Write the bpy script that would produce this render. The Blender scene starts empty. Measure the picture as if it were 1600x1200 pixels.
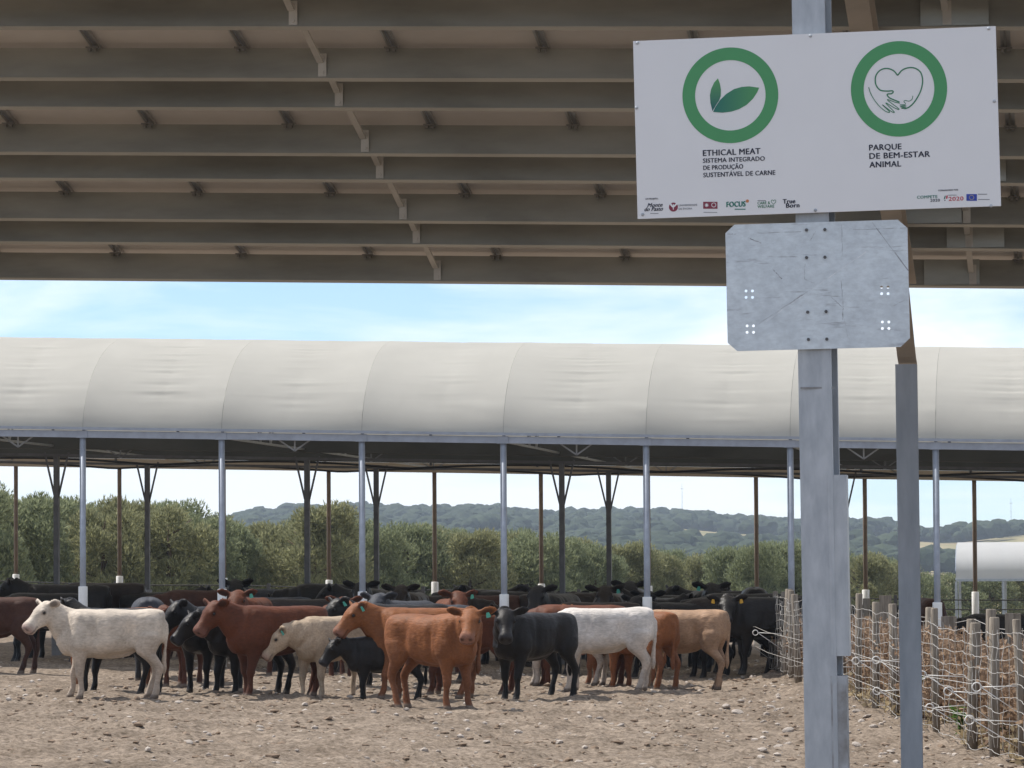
import bpy, bmesh, math, random
import numpy as np
from mathutils import Vector, Matrix
S = bpy.context.scene
C = S.collection
rnd = random.Random(7)

# ------------------------------------------------------------------ camera, sky, sun, exposure
F, CX, CY, HOR = 6500.0, 800.0, 600.0, 880.0      # focal length in px of the 1600 px wide photograph
PSI = math.atan(880.0 / F)                         # camera looks this much left of the sheds' cross axis (+y)
PIT = math.atan((HOR - CY) / F)
ROLL = 0.006
CAMZ = 2.19
G = 0.0235                                         # the ground falls this much per metre towards +x
fwd0 = Vector((-math.sin(PSI), math.cos(PSI), 0)); rgt0 = Vector((math.cos(PSI), math.sin(PSI), 0))
fwd = fwd0 * math.cos(PIT) + Vector((0, 0, 1)) * math.sin(PIT)
up0 = Vector((0, 0, 1)) * math.cos(PIT) - fwd0 * math.sin(PIT)
rgt = rgt0 * math.cos(ROLL) - up0 * math.sin(ROLL)
up = up0 * math.cos(ROLL) + rgt0 * math.sin(ROLL)
CAM = Vector((0, 0, CAMZ))
cam = bpy.data.cameras.new('camera'); camo = bpy.data.objects.new('camera', cam); C.objects.link(camo)
cam.sensor_width = 36; cam.lens = 36 * F / 1600; cam.clip_start = 0.5; cam.clip_end = 12000
m = Matrix((rgt, up, -fwd)).transposed().to_4x4(); m.translation = CAM; camo.matrix_world = m
S.camera = camo
SUN = Vector((-0.52, 0.19, 0.83)).normalized()     # towards the sun: high, to the left and a little behind the sheds
elev = math.asin(SUN.z); azim = math.atan2(SUN.x, SUN.y)
sl = bpy.data.lights.new('sun', 'SUN'); sl.energy = 4.0; sl.angle = math.radians(0.53); sl.color = (1, 0.95, 0.88)
so = bpy.data.objects.new('sun', sl); C.objects.link(so); so.rotation_euler = (-SUN).to_track_quat('-Z', 'Y').to_euler(); so.location = (-30, 20, 40)
W = bpy.data.worlds.new('World'); S.world = W; W.use_nodes = True
nt = W.node_tree; nt.nodes.clear()
def N(t, ty, **kw):
    n = t.nodes.new(ty)
    for k, v in kw.items():
        if k.startswith('i_'): n.inputs[k[2:].replace('_', ' ')].default_value = v
        else: setattr(n, k, v)
    return n
sky = N(nt, 'ShaderNodeTexSky', sky_type='NISHITA', sun_disc=False, sun_elevation=elev, sun_rotation=azim, altitude=1200, air_density=0.65, dust_density=0.2, ozone_density=3.5)
tc = N(nt, 'ShaderNodeTexCoord'); mp = N(nt, 'ShaderNodeMapping'); mp.inputs['Scale'].default_value = (1, 1, 5.0)
n1 = N(nt, 'ShaderNodeTexNoise', i_Scale=7.0, i_Detail=7.0, i_Roughness=0.55); n1.inputs['Distortion'].default_value = 0.3
r1 = N(nt, 'ShaderNodeValToRGB'); r1.color_ramp.elements[0].position = 0.40; r1.color_ramp.elements[1].position = 0.60
r1.color_ramp.elements[0].color = (0, 0, 0, 1); r1.color_ramp.elements[1].color = (0.85, 0.85, 0.85, 1)
mx = N(nt, 'ShaderNodeMix', data_type='RGBA'); mx.inputs['B'].default_value = (7.6, 7.8, 8.0, 1)
bg = N(nt, 'ShaderNodeBackground', i_Strength=0.12); ow = N(nt, 'ShaderNodeOutputWorld')
L = nt.links.new
L(tc.outputs['Generated'], mp.inputs['Vector']); L(mp.outputs[0], n1.inputs['Vector']); L(n1.outputs['Fac'], r1.inputs[0])
L(r1.outputs[0], mx.inputs['Factor']); L(sky.outputs[0], mx.inputs['A']); L(mx.outputs['Result'], bg.inputs[0]); L(bg.outputs[0], ow.inputs[0])
S.view_settings.view_transform = 'Standard'; S.view_settings.look = 'None'; S.view_settings.gamma = 1.0; S.view_settings.use_curve_mapping = False
S.view_settings.exposure = 0.5
S.render.resolution_x, S.render.resolution_y = 1024, 768

# ------------------------------------------------------------------ pixel helpers (a pixel gives only a direction)
def ray(px, py): return (fwd * F + rgt * (px - CX) + up * (CY - py)).normalized()
def on_ground(px, py):
    r = ray(px, py); t = -CAMZ / (r.z + G * r.x); return CAM + r * t
def at_depth(px, py, d):
    r = ray(px, py); return CAM + r * (d / r.dot(fwd0))
def on_y(px, py, y):
    r = ray(px, py); return CAM + r * (y / r.y)

# ------------------------------------------------------------------ numpy noise
def _hash(ix, iy, s):
    h = (ix * 374761393 + iy * 668265263 + s * 1442695041) & 0xFFFFFFFF
    h = ((h ^ (h >> 13)) * 1274126177) & 0xFFFFFFFF
    return ((h ^ (h >> 16)) & 0xFFFF) / 65535.0
def vnoise(x, y, s=0):
    x = np.asarray(x, float); y = np.asarray(y, float)
    ix = np.floor(x).astype(np.int64); iy = np.floor(y).astype(np.int64); fx = x - ix; fy = y - iy
    fx = fx * fx * (3 - 2 * fx); fy = fy * fy * (3 - 2 * fy)
    a = _hash(ix, iy, s); b = _hash(ix + 1, iy, s); c = _hash(ix, iy + 1, s); d = _hash(ix + 1, iy + 1, s)
    return (a + (b - a) * fx) * (1 - fy) + (c + (d - c) * fx) * fy - 0.5
def fbm(x, y, s=0, o=4, r=0.5):
    t = 0; amp = 1
    for k in range(o): t = t + amp * vnoise(x * 2 ** k, y * 2 ** k, s + k * 17); amp *= r
    return t
def ground_z(x, y):
    x = np.asarray(x, float); y = np.asarray(y, float)
    z = -G * 45 * np.tanh(x / 45.0)
    z = z - 0.02 * np.clip(y - 105, 0, 150)
    return z
RIDGE = [(-2500, 60), (-1200, 58), (-300, 60), (320, 52), (400, 74), (520, 82), (650, 78), (760, 78), (860, 70), (1060, 72), (1150, 60), (1250, 52), (1300, 56), (1390, 52), (1425, 36), (1500, 36), (1600, 50), (1900, 60), (2600, 50), (4500, 55)]
def hill_z(x, y):
    cxm = x * rgt0.x + y * rgt0.y; d = x * fwd0.x + y * fwd0.y
    px = CX + F * cxm / np.maximum(d, 50); h = np.interp(px, [p[0] for p in RIDGE], [p[1] - 17 for p in RIDGE])
    t = np.clip((d - 1150) / (2350 - 1150), 0, 1); t = t * t * (3 - 2 * t)
    back = np.clip((d - 2400) / 900, 0, 1)
    top = h / F * 2400 + 5.0
    bump = fbm(x / 190, y / 190, 5, 3) * 14 * t * (1 - t) * 3
    return (top + 1.0) * t * (1 - 0.6 * back) + bump
def terrain_z(x, y):
    x = np.asarray(x, float); y = np.asarray(y, float)
    base = ground_z(x, y) + hill_z(x, y)
    near = np.exp(-((np.maximum(0, np.abs(x + 2) - 16)) / 8.0) ** 2) * np.exp(-((np.maximum(0, np.abs(y - 55) - 32)) / 14.0) ** 2)
    lump = fbm(x * 0.55, y * 0.55, 1, 2) * 0.08 + fbm(x * 2.6, y * 2.6, 2, 3, 0.6) * 0.062
    clod = np.clip(fbm(x * 6.0, y * 4.0, 9, 2, 0.7), 0.0, 1) * 0.085
    # trodden earth is banked up along the wire fence
    fx = FX0 + (y - FY0) * FSL
    bank = 0.16 * np.exp(-((x - fx - 0.3) / 0.9) ** 2)
    return base + (lump + clod + bank) * near
_a = on_ground(1207, 1061); _b = on_ground(1552, 1200)
FX0, FY0 = _a.x, _a.y; FSL = (_b.x - _a.x) / (_b.y - _a.y)
def gz(x, y): return float(terrain_z(np.array([x]), np.array([y]))[0])

# ------------------------------------------------------------------ materials
MATS = {}
def mat(name, col, rough=0.6, metal=0.0, var=0.12, scale=8.0, bump=0.0, bscale=40.0, spec=0.4, col2=None, stretch=(1, 1, 1), trans=0.0):
    if name in MATS: return MATS[name]
    M = bpy.data.materials.new(name); M.use_nodes = True; t = M.node_tree; b = t.nodes['Principled BSDF']; l = t.links.new
    b.inputs['Roughness'].default_value = rough; b.inputs['Metallic'].default_value = metal; b.inputs['Specular IOR Level'].default_value = spec
    co = N(t, 'ShaderNodeTexCoord'); ma = N(t, 'ShaderNodeMapping'); ma.inputs['Scale'].default_value = stretch
    l(co.outputs['Object'], ma.inputs['Vector'])
    no = N(t, 'ShaderNodeTexNoise', i_Scale=scale, i_Detail=6.0, i_Roughness=0.6); l(ma.outputs[0], no.inputs['Vector'])
    ra = N(t, 'ShaderNodeValToRGB'); ra.color_ramp.elements[0].position = 0.32; ra.color_ramp.elements[1].position = 0.68
    c2 = col2 or tuple(min(1, c * (1 + var)) for c in col)
    c1 = col if col2 else tuple(c * (1 - var) for c in col)
    ra.color_ramp.elements[0].color = (*c1, 1); ra.color_ramp.elements[1].color = (*c2, 1)
    l(no.outputs['Fac'], ra.inputs[0]); l(ra.outputs[0], b.inputs['Base Color'])
    if bump:
        n2 = N(t, 'ShaderNodeTexNoise', i_Scale=bscale, i_Detail=4.0); l(ma.outputs[0], n2.inputs['Vector'])
        bu = N(t, 'ShaderNodeBump', i_Strength=bump, i_Distance=0.02); l(n2.outputs['Fac'], bu.inputs['Height']); l(bu.outputs[0], b.inputs['Normal'])
    if trans:
        tr = N(t, 'ShaderNodeBsdfTranslucent'); l(ra.outputs[0], tr.inputs[0]); ms = N(t, 'ShaderNodeMixShader', i_Fac=trans)
        l(b.outputs[0], ms.inputs[1]); l(tr.outputs[0], ms.inputs[2]); l(ms.outputs[0], t.nodes['Material Output'].inputs[0])
    MATS[name] = M; return M
GALV = mat('galvanised_steel', (0.34, 0.37, 0.405), 0.46, 0.35, 0, 10, 0.05, 60, col2=(0.46, 0.49, 0.525), stretch=(1.5, 1.5, 0.5))
GALV_POST = mat('galvanised_steel_weathered', (0.33, 0.36, 0.40), 0.5, 0.35, 0, 4, 0.06, 50, col2=(0.45, 0.48, 0.52), stretch=(2, 2, 0.5))
GALV_DIRTY = mat('galvanised_steel_dirty', (0.17, 0.16, 0.15), 0.6, 0.3, 0, 5, 0.1, 50, col2=(0.42, 0.45, 0.49))
PURL = mat('purlin_steel', (0.27, 0.275, 0.25), 0.36, 0.5, 0, 1.6, 0.03, 30, col2=(0.43, 0.435, 0.40), stretch=(0.5, 1, 2))
BACK = mat('panel_backsheet', (0.74, 0.70, 0.66), 0.55, 0, 0.06, 2)
ALU = mat('aluminium', (0.55, 0.55, 0.55), 0.4, 0.7, 0.05)
RAFT = mat('rafter_steel', (0.42, 0.375, 0.32), 0.55, 0.0, 0.12, 3)
STRAP = mat('strap_steel', (0.55, 0.53, 0.49), 0.5, 0.1, 0.1, 5)
DARKST = mat('dark_steel', (0.10, 0.10, 0.105), 0.55, 0.3, 0.2, 6)  # on the tunnel shed's inner steel this dark colour stands for shade
TRUSS = mat('truss_steel', (0.30, 0.31, 0.32), 0.5, 0.3, 0.15, 6)
FARST = mat('galvanised_tube', (0.33, 0.36, 0.41), 0.5, 0.35, 0.12, 6)
RUSTY = mat('brown_tube', (0.16, 0.115, 0.08), 0.6, 0.2, 0.2, 5)
PVC = mat('pale_pipe', (0.76, 0.75, 0.72), 0.6, 0, 0.08, 6)
FABRIC = mat('roof_fabric', (0.545, 0.532, 0.482), 0.75, 0, 0.05, 0.8, 0.05, 30, trans=0.36)
WOOD = mat('weathered_wood', (0.14, 0.115, 0.088), 0.85, 0, 0, 9, 0.5, 30, col2=(0.29, 0.25, 0.20), stretch=(3, 3, 0.35))
LOG = mat('peeled_log', (0.50, 0.46, 0.40), 0.8, 0, 0.15, 8, 0.3, 30)
WIRE = mat('fence_wire', (0.44, 0.42, 0.385), 0.5, 0.3, 0.15, 6)
PLAST = mat('white_plastic', (0.72, 0.71, 0.68), 0.4, 0, 0.04)
CABLE = mat('black_cable', (0.02, 0.02, 0.02), 0.5, 0, 0.1)
STONE = mat('stone', (0.30, 0.25, 0.21), 0.85, 0, 0, 5, 0.5, 20, col2=(0.50, 0.445, 0.39))
BOARD = mat('sign_white', (0.74, 0.75, 0.77), 0.38, 0, 0.015, 3)
INK = mat('ink_black', (0.018, 0.022, 0.045), 0.5, 0, 0.02)
GREEN = mat('ink_green', (0.07, 0.30, 0.12), 0.45, 0, 0.02)
LINEG = mat('ink_dark_green', (0.035, 0.19, 0.10), 0.45, 0, 0.02)
TEAL = mat('ink_teal', (0.01, 0.17, 0.13), 0.45, 0, 0.02)
MAROON = mat('ink_maroon', (0.22, 0.03, 0.06), 0.45, 0, 0.02)
RED = mat('ink_red', (0.50, 0.03, 0.06), 0.45, 0, 0.02)
BLUE = mat('ink_blue', (0.03, 0.06, 0.36), 0.45, 0, 0.02)
GREYI = mat('ink_grey', (0.22, 0.23, 0.26), 0.45, 0, 0.02)
YEL = mat('ink_yellow', (0.75, 0.6, 0.08), 0.45, 0, 0.02)
ORANGE = mat('ink_orange', (0.55, 0.2, 0.08), 0.45, 0, 0.02)
BLACKP = mat('black_plastic_sheet', (0.012, 0.012, 0.013), 0.5, 0, 0.1)

def plate_mat():
    M = bpy.data.materials.new('scratched_galvanised_plate'); M.use_nodes = True; t = M.node_tree; b = t.nodes['Principled BSDF']; l = t.links.new
    co = N(t, 'ShaderNodeTexCoord')
    def scr(rot, sc, st, lo, hi):
        ma = N(t, 'ShaderNodeMapping'); ma.inputs['Rotation'].default_value = (0, rot, 0); ma.inputs['Scale'].default_value = (st, 1, 1.0)
        no = N(t, 'ShaderNodeTexNoise', i_Scale=sc, i_Detail=5.0, i_Roughness=0.7); ra = N(t, 'ShaderNodeValToRGB')
        ra.color_ramp.elements[0].position = lo; ra.color_ramp.elements[1].position = hi
        l(co.outputs['Object'], ma.inputs['Vector']); l(ma.outputs[0], no.inputs['Vector']); l(no.outputs['Fac'], ra.inputs[0]); return ra.outputs[0]
    a = scr(0.5, 17, 0.10, 0.60, 0.70); c = scr(-0.9, 15, 0.12, 0.62, 0.72); d = scr(0.2, 6, 1, 0.35, 0.65); e = scr(0.55, 34, 0.5, 0.38, 0.62)
    m1 = N(t, 'ShaderNodeMix', data_type='RGBA'); m1.inputs['A'].default_value = (0.56, 0.62, 0.67, 1); m1.inputs['B'].default_value = (0.67, 0.74, 0.79, 1); l(d, m1.inputs['Factor'])
    m2 = N(t, 'ShaderNodeMix', data_type='RGBA'); l(m1.outputs['Result'], m2.inputs['A']); m2.inputs['B'].default_value = (0.24, 0.25, 0.28, 1); l(a, m2.inputs['Factor'])
    m3 = N(t, 'ShaderNodeMix', data_type='RGBA'); l(m2.outputs['Result'], m3.inputs['A']); m3.inputs['B'].default_value = (0.66, 0.69, 0.73, 1)
    mm = N(t, 'ShaderNodeMath', operation='MULTIPLY'); l(c, mm.inputs[0]); mm.inputs[1].default_value = 0.5; l(mm.outputs[0], m3.inputs['Factor'])
    m4 = N(t, 'ShaderNodeMix', data_type='RGBA', blend_type='MULTIPLY'); l(m3.outputs['Result'], m4.inputs['A']); m4.inputs['Factor'].default_value = 0.14; l(e, m4.inputs['B'])
    l(m4.outputs['Result'], b.inputs['Base Color']); b.inputs['Metallic'].default_value = 0.3; b.inputs['Roughness'].default_value = 0.45
    return M
PLATE = plate_mat()

def ground_mat():
    M = bpy.data.materials.new('dry_earth'); M.use_nodes = True; t = M.node_tree; b = t.nodes['Principled BSDF']; l = t.links.new
    b.inputs['Roughness'].default_value = 0.95; b.inputs['Specular IOR Level'].default_value = 0.1
    co = N(t, 'ShaderNodeTexCoord')
    def nz(sc, det, lo, hi, c1, c2, ro=0.6):
        no = N(t, 'ShaderNodeTexNoise', i_Scale=sc, i_Detail=det, i_Roughness=ro); l(co.outputs['Object'], no.inputs['Vector'])
        ra = N(t, 'ShaderNodeValToRGB'); ra.color_ramp.elements[0].position = lo; ra.color_ramp.elements[1].position = hi
        ra.color_ramp.elements[0].color = (*c1, 1); ra.color_ramp.elements[1].color = (*c2, 1); l(no.outputs['Fac'], ra.inputs[0]); return ra.outputs[0], no.outputs['Fac']
    a, _ = nz(0.8, 8, 0.3, 0.7, (0.18, 0.143, 0.110), (0.32, 0.264, 0.212), 0.70)
    s, _ = nz(14, 6, 0.36, 0.62, (0.42, 0.40, 0.37), (1.18, 1.16, 1.14), 0.75)
    mu = N(t, 'ShaderNodeMix', data_type='RGBA', blend_type='MULTIPLY'); mu.inputs['Factor'].default_value = 1; l(a, mu.inputs['A']); l(s, mu.inputs['B'])
    gr, _ = nz(0.035, 8, 0.38, 0.64, (0.36, 0.28, 0.17), (0.20, 0.19, 0.09), 0.6)
    sx = N(t, 'ShaderNodeSeparateXYZ'); l(co.outputs['Object'], sx.inputs[0])
    mr = N(t, 'ShaderNodeMapRange'); mr.inputs['From Min'].default_value = 102; mr.inputs['From Max'].default_value = 125; l(sx.outputs['Y'], mr.inputs['Value'])
    mg = N(t, 'ShaderNodeMix', data_type='RGBA'); l(mr.outputs[0], mg.inputs['Factor']); l(mu.outputs['Result'], mg.inputs['A']); l(gr, mg.inputs['B'])
    l(mg.outputs['Result'], b.inputs['Base Color'])
    _, h = nz(38, 5, 0, 1, (0, 0, 0), (1, 1, 1), 0.7); bu = N(t, 'ShaderNodeBump', i_Strength=0.7, i_Distance=0.03); l(h, bu.inputs['Height']); l(bu.outputs[0], b.inputs['Normal'])
    return M

# ------------------------------------------------------------------ mesh builder
def link(o, parent=None):
    C.objects.link(o)
    if parent is not None: o.parent = parent
    return o
def tag(o, label=None, cat=None, group=None, kind=None):
    if label: o['label'] = label
    if cat: o['category'] = cat
    if group: o['group'] = group
    if kind: o['kind'] = kind
    return o
def empty(name, loc, label=None, cat=None, group=None, rot=None):
    o = bpy.data.objects.new(name, None); o.empty_display_size = 0.2; o.location = loc
    if rot is not None: o.rotation_euler = rot
    C.objects.link(o); return tag(o, label, cat, group)
def frame_of(d, hint=Vector((0, 0, 1))):
    d = Vector(d).normalized()
    if abs(d.dot(hint)) > 0.98: hint = Vector((0, 1, 0))
    a = d.cross(hint).normalized(); return d, a, a.cross(d).normalized()
class MB:
    def __init__(s): s.v = []; s.f = []
    def add(s, vs, fs):
        n = len(s.v); s.v += [tuple(v) for v in vs]; s.f += [tuple(i + n for i in f) for f in fs]; return s
    def box(s, c, size, rot=None):
        c = Vector(c); hx, hy, hz = [q / 2 for q in size]
        vs = [Vector((x, y, z)) for x in (-hx, hx) for y in (-hy, hy) for z in (-hz, hz)]
        if rot is not None: vs = [rot @ v for v in vs]
        return s.add([c + v for v in vs], [(0, 1, 3, 2), (4, 6, 7, 5), (0, 4, 5, 1), (2, 3, 7, 6), (0, 2, 6, 4), (1, 5, 7, 3)])
    def bar(s, a, b, w, h=None, hint=Vector((0, 0, 1))):
        a = Vector(a); b = Vector(b); h = h or w; d, p, q = frame_of(b - a, hint)
        vs = [e + p * (sx * w / 2) + q * (sy * h / 2) for e in (a, b) for sx, sy in ((-1, -1), (1, -1), (1, 1), (-1, 1))]
        return s.add(vs, [(3, 2, 1, 0), (4, 5, 6, 7)] + [(i, (i + 1) % 4, (i + 1) % 4 + 4, i + 4) for i in range(4)])
    def tube(s, pts, r, n=8, cap=True):
        pts = [Vector(p) for p in pts]; rs = r if isinstance(r, (list, tuple)) else [r] * len(pts); rings = []
        for i, p in enumerate(pts):
            d = (pts[min(i + 1, len(pts) - 1)] - pts[max(i - 1, 0)]); _, a, b = frame_of(d)
            rings.append([p + (a * math.cos(2 * math.pi * k / n) + b * math.sin(2 * math.pi * k / n)) * rs[i] for k in range(n)])
        vs = [v for rg in rings for v in rg]; fs = []
        for i in range(len(pts) - 1):
            for k in range(n): fs.append((i * n + k, i * n + (k + 1) % n, (i + 1) * n + (k + 1) % n, (i + 1) * n + k))
        if cap: fs += [tuple(range(n))[::-1], tuple(range((len(pts) - 1) * n, len(pts) * n))]
        return s.add(vs, fs)
    def prism(s, poly, y0, y1):                     # poly in (x, z), extruded along y
        n = len(poly); vs = [(x, y0, z) for x, z in poly] + [(x, y1, z) for x, z in poly]
        return s.add(vs, [tuple(range(n)), tuple(range(n, 2 * n))[::-1]] + [(i, i + n, (i + 1) % n + n, (i + 1) % n) for i in range(n)])
    def mesh(s, name, off=(0, 0, 0), smooth=False):
        me = bpy.data.meshes.new(name); o = Vector(off)
        me.from_pydata([tuple(Vector(v) - o) for v in s.v], [], s.f)
        bm = bmesh.new(); bm.from_mesh(me); bmesh.ops.recalc_face_normals(bm, faces=bm.faces); bm.to_mesh(me); bm.free()
        if smooth: me.polygons.foreach_set('use_smooth', [True] * len(me.polygons))
        return me
    def build(s, name, m, parent=None, smooth=False, loc=None):
        off = loc if loc is not None else ((0, 0, 0))
        me = s.mesh(name, off, smooth); me.materials.append(m); o = bpy.data.objects.new(name, me)
        if loc is not None: o.location = Vector(loc) - (Vector(parent.location) if parent is not None else Vector((0, 0, 0)))
        elif parent is not None: o.location = -Vector(parent.location)
        return link(o, parent)
def inst(name, me, loc, parent=None, rot=None):
    o = bpy.data.objects.new(name, me)
    o.location = Vector(loc) - (Vector(parent.location) if parent is not None else Vector((0, 0, 0)))
    if rot is not None: o.rotation_euler = rot
    return link(o, parent)
def one(mb, name, m, smooth=False):
    me = mb.mesh(name, (0, 0, 0), smooth); me.materials.append(m); return me
def sh(x): return -G * x                           # the sheds follow the fall of the ground

# ------------------------------------------------------------------ ground
def steps(spec):
    out = [spec[0][0]]
    for a, b, st in spec:
        n = max(1, round((b - a) / st)); out += [a + (b - a) * (i + 1) / n for i in range(n)]
    return np.array(out)
xs = steps([(-3500, -400, 155), (-400, -60, 17), (-60, -20, 2), (-20, -16, 0.4), (-16, 3, 0.085), (3, 12, 0.4), (12, 60, 3), (60, 400, 17), (400, 3500, 155)])
ys = steps([(-900, -60, 60), (-60, 20, 8), (20, 38, 1.0), (38, 78, 0.085), (78, 110, 1.0), (110, 300, 8), (300, 1100, 50), (1100, 3000, 25), (3000, 5000, 100)])
X, Y = np.meshgrid(xs, ys); Z = terrain_z(X.ravel(), Y.ravel())
nx, ny = len(xs), len(ys)
me = bpy.data.meshes.new('ground')
co = np.column_stack([X.ravel(), Y.ravel(), Z]).astype(np.float32)
ii = (np.arange(ny - 1)[:, None] * nx + np.arange(nx - 1)[None, :]).ravel()
quads = np.column_stack([ii, ii + 1, ii + nx + 1, ii + nx]).astype(np.int32)
me.vertices.add(len(co)); me.vertices.foreach_set('co', co.ravel()); me.loops.add(quads.size); me.loops.foreach_set('vertex_index', quads.ravel())
me.polygons.add(len(quads)); me.polygons.foreach_set('loop_start', np.arange(0, quads.size, 4, dtype=np.int32)); me.polygons.foreach_set('loop_total', np.full(len(quads), 4, dtype=np.int32))
me.update(); me.validate(); me.polygons.foreach_set('use_smooth', [True] * len(me.polygons)); me.materials.append(ground_mat())
tag(link(bpy.data.objects.new('ground', me)), kind='structure')

# ------------------------------------------------------------------ near shed: solar roof on purlins
K = 0.20; A0 = 8.566
def roofz(y):                                      # underside of the panels, before the fall along x
    d = y / math.cos(PSI); return CAMZ + A0 - K * d + 0.205 + PURL_OFF
PURL_OFF = 0.0
py_ = [440, 382, 346, 282, 240, 169, 120, 38]
pd = [A0 / ((HOR - p) / F + K) for p in py_]
PY = [d * math.cos(PSI) for d in pd]
odd0, ev0 = PY[0], PY[1]
PER = (PY[0] - PY[6]) / 3.0
rows = [(PY[0] - PER * i, PY[1] - PER * i) for i in range(5)]     # pairs of purlins up the slope
XC = -4.0                                          # middle of the roof in x
X0, X1 = -11.6, 3.4
p2 = at_depth(1422, 575, 31.9); p1 = at_depth(1281, 600, 23.0)
shed = empty('solar_shed', (p1.x, p1.y, gz(p1.x, p1.y)), 'open steel shed roofed with solar panels, seen from underneath above the sign', 'shed')
def zb(y): return CAMZ + A0 - K * y / math.cos(PSI) - G * math.tan(PSI) * y               # purlin bottom height, before the fall along x
PH = 0.205
def purlin_mesh():
    mb = MB(); t = 0.006; L_ = X1 - X0
    prof = [(0, 0), (0.075, 0), (0.075, 0.02), (0.069, 0.02), (0.069, t), (t, t), (t, PH - t), (0.069, PH - t), (0.069, PH - 0.02), (0.075, PH - 0.02), (0.075, PH), (0, PH)]
    n = len(prof); sa, ca = 0.196, 0.981; vs = [(x, y * ca + z * sa, -y * sa + z * ca + sh(x)) for x in (X0, X1) for y, z in prof]
    mb.add(vs, [tuple(range(n)), tuple(range(n, 2 * n))[::-1]] + [(i, (i + 1) % n, (i + 1) % n + n, i + n) for i in range(n)])
    return one(mb, 'purlin', PURL)
pm = purlin_mesh()
panel = MB(); pw, pl = 0.996, PER - 0.012
for (xa, xb, ya, yb, za, zc) in ((0, pw, 0, pl, 0.030, 0.036),):
    pass
slope = K / math.cos(PSI) + G * math.tan(PSI)
def pt(x, y, z): return (x, y, z - slope * y + sh(x))
def pbox(mb, x0, x1, y0, y1, z0, z1):
    vs = [pt(x, y, z) for x in (x0, x1) for y in (y0, y1) for z in (z0, z1)]
    mb.add(vs, [(0, 1, 3, 2), (4, 6, 7, 5), (0, 4, 5, 1), (2, 3, 7, 6), (0, 2, 6, 4), (1, 5, 7, 3)])
pbox(panel, 0.003, pw - 0.003, 0.003, pl - 0.003, 0.028, 0.034)
panel_me = one(panel, 'solar_panel', BACK)
fr = MB()
pbox(fr, 0, 0.03, 0, pl, 0.0, 0.027); pbox(fr, pw - 0.03, pw, 0, pl, 0.0, 0.027); pbox(fr, 0.031, pw - 0.031, 0, 0.03, 0.0, 0.027); pbox(fr, 0.031, pw - 0.031, pl - 0.03, pl, 0.0, 0.027)
frame_me = one(fr, 'panel_frame', ALU)
cl = MB(); cl.box((0, 0.03, -0.004), (0.085, 0.035, 0.010)); cl.box((-0.02, 0.03, -0.020), (0.02, 0.03, 0.018)); cl.box((0.02, 0.03, -0.020), (0.02, 0.03, 0.018)); cl.bar((0, 0.02, 0.006), (0, -0.30, 0.068), 0.014, 0.008)
clamp_me = one(cl, 'panel_clamp', mat('clamp_steel', (0.22, 0.215, 0.205), 0.5, 0.3, 0.1))
# clamps sit where two panels meet; phase of the joints read off the photograph
xj = on_y(376.5, 391, PY[0]).x
joints = [xj + k for k in range(math.ceil(X0 - xj), math.floor(X1 - xj) + 1)]
for r, (yo, ye) in enumerate(rows):
    inst('purlin', pm, (0, yo, zb(yo)), shed)
    inst('purlin', pm, (0, ye, zb(ye)), shed)
    ytop = yo + 0.30
    yl = ytop - pl
    for j in joints[:-1]:
        zz = zb(yl) + PH + 0.022
        o = inst('solar_panel', panel_me, (j + 0.002, yl, zz + sh(j)), shed)
        q = bpy.data.objects.new('panel_frame', frame_me); link(q, o)
    for j in joints:
        if -9.5 < j < 4: inst('panel_clamp', clamp_me, (j, yo - 0.03, zb(yo) + PH + sh(j)), shed)
# sag bars: slanting straps between neighbouring purlins, with bolted lugs
xs_bar = on_y(681, 420, PY[0]).x
allp = [p for pr in rows for p in pr]; allp.sort(reverse=True)
xb2 = on_y(1508, 338, PY[2]).x
for xb in (xs_bar, xb2):
    for i in range(len(allp) - 2):
        ya, yb = allp[i], allp[i + 1]
        mb = MB(); za = zb(ya) + 0.075 + sh(xb); zb_ = zb(yb) + 0.03 + sh(xb)
        mb.bar((xb, ya - 0.012, za + 0.03), (xb - 0.01, yb + 0.08, zb_ + 0.12), 0.042, 0.016)
        mb.build('sag_bar', STRAP, shed)
        lug = MB(); lug.box((xb + 0.012, ya - 0.006, zb(ya) + 0.085 + sh(xb)), (0.055, 0.008, 0.15))
        for dz in (-0.05, 0.05): lug.tube([(xb + 0.012, ya - 0.010, zb(ya) + 0.085 + dz + sh(xb)), (xb + 0.012, ya - 0.022, zb(ya) + 0.085 + dz + sh(xb))], 0.013, 6)
        lug.build('lug', STRAP, shed)
# splice sleeves with bolts where purlin lengths join
for i, yy in enumerate(allp[:9]):
    xx = on_y(1487 - (i % 3) * 9, 430, PY[0]).x + (0 if i % 2 == 0 else 0.25)
    mb = MB(); mb.box((xx, yy - 0.005, zb(yy) + PH / 2 + sh(xx)), (0.42, 0.006, PH - 0.015))
    for dx in (-0.12, 0.12): mb.tube([(xx + dx, yy - 0.008, zb(yy) + 0.12 + sh(xx + dx)), (xx + dx, yy - 0.02, zb(yy) + 0.12 + sh(xx + dx))], 0.013, 6)
    mb.build('splice_plate', PURL, shed)
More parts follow.
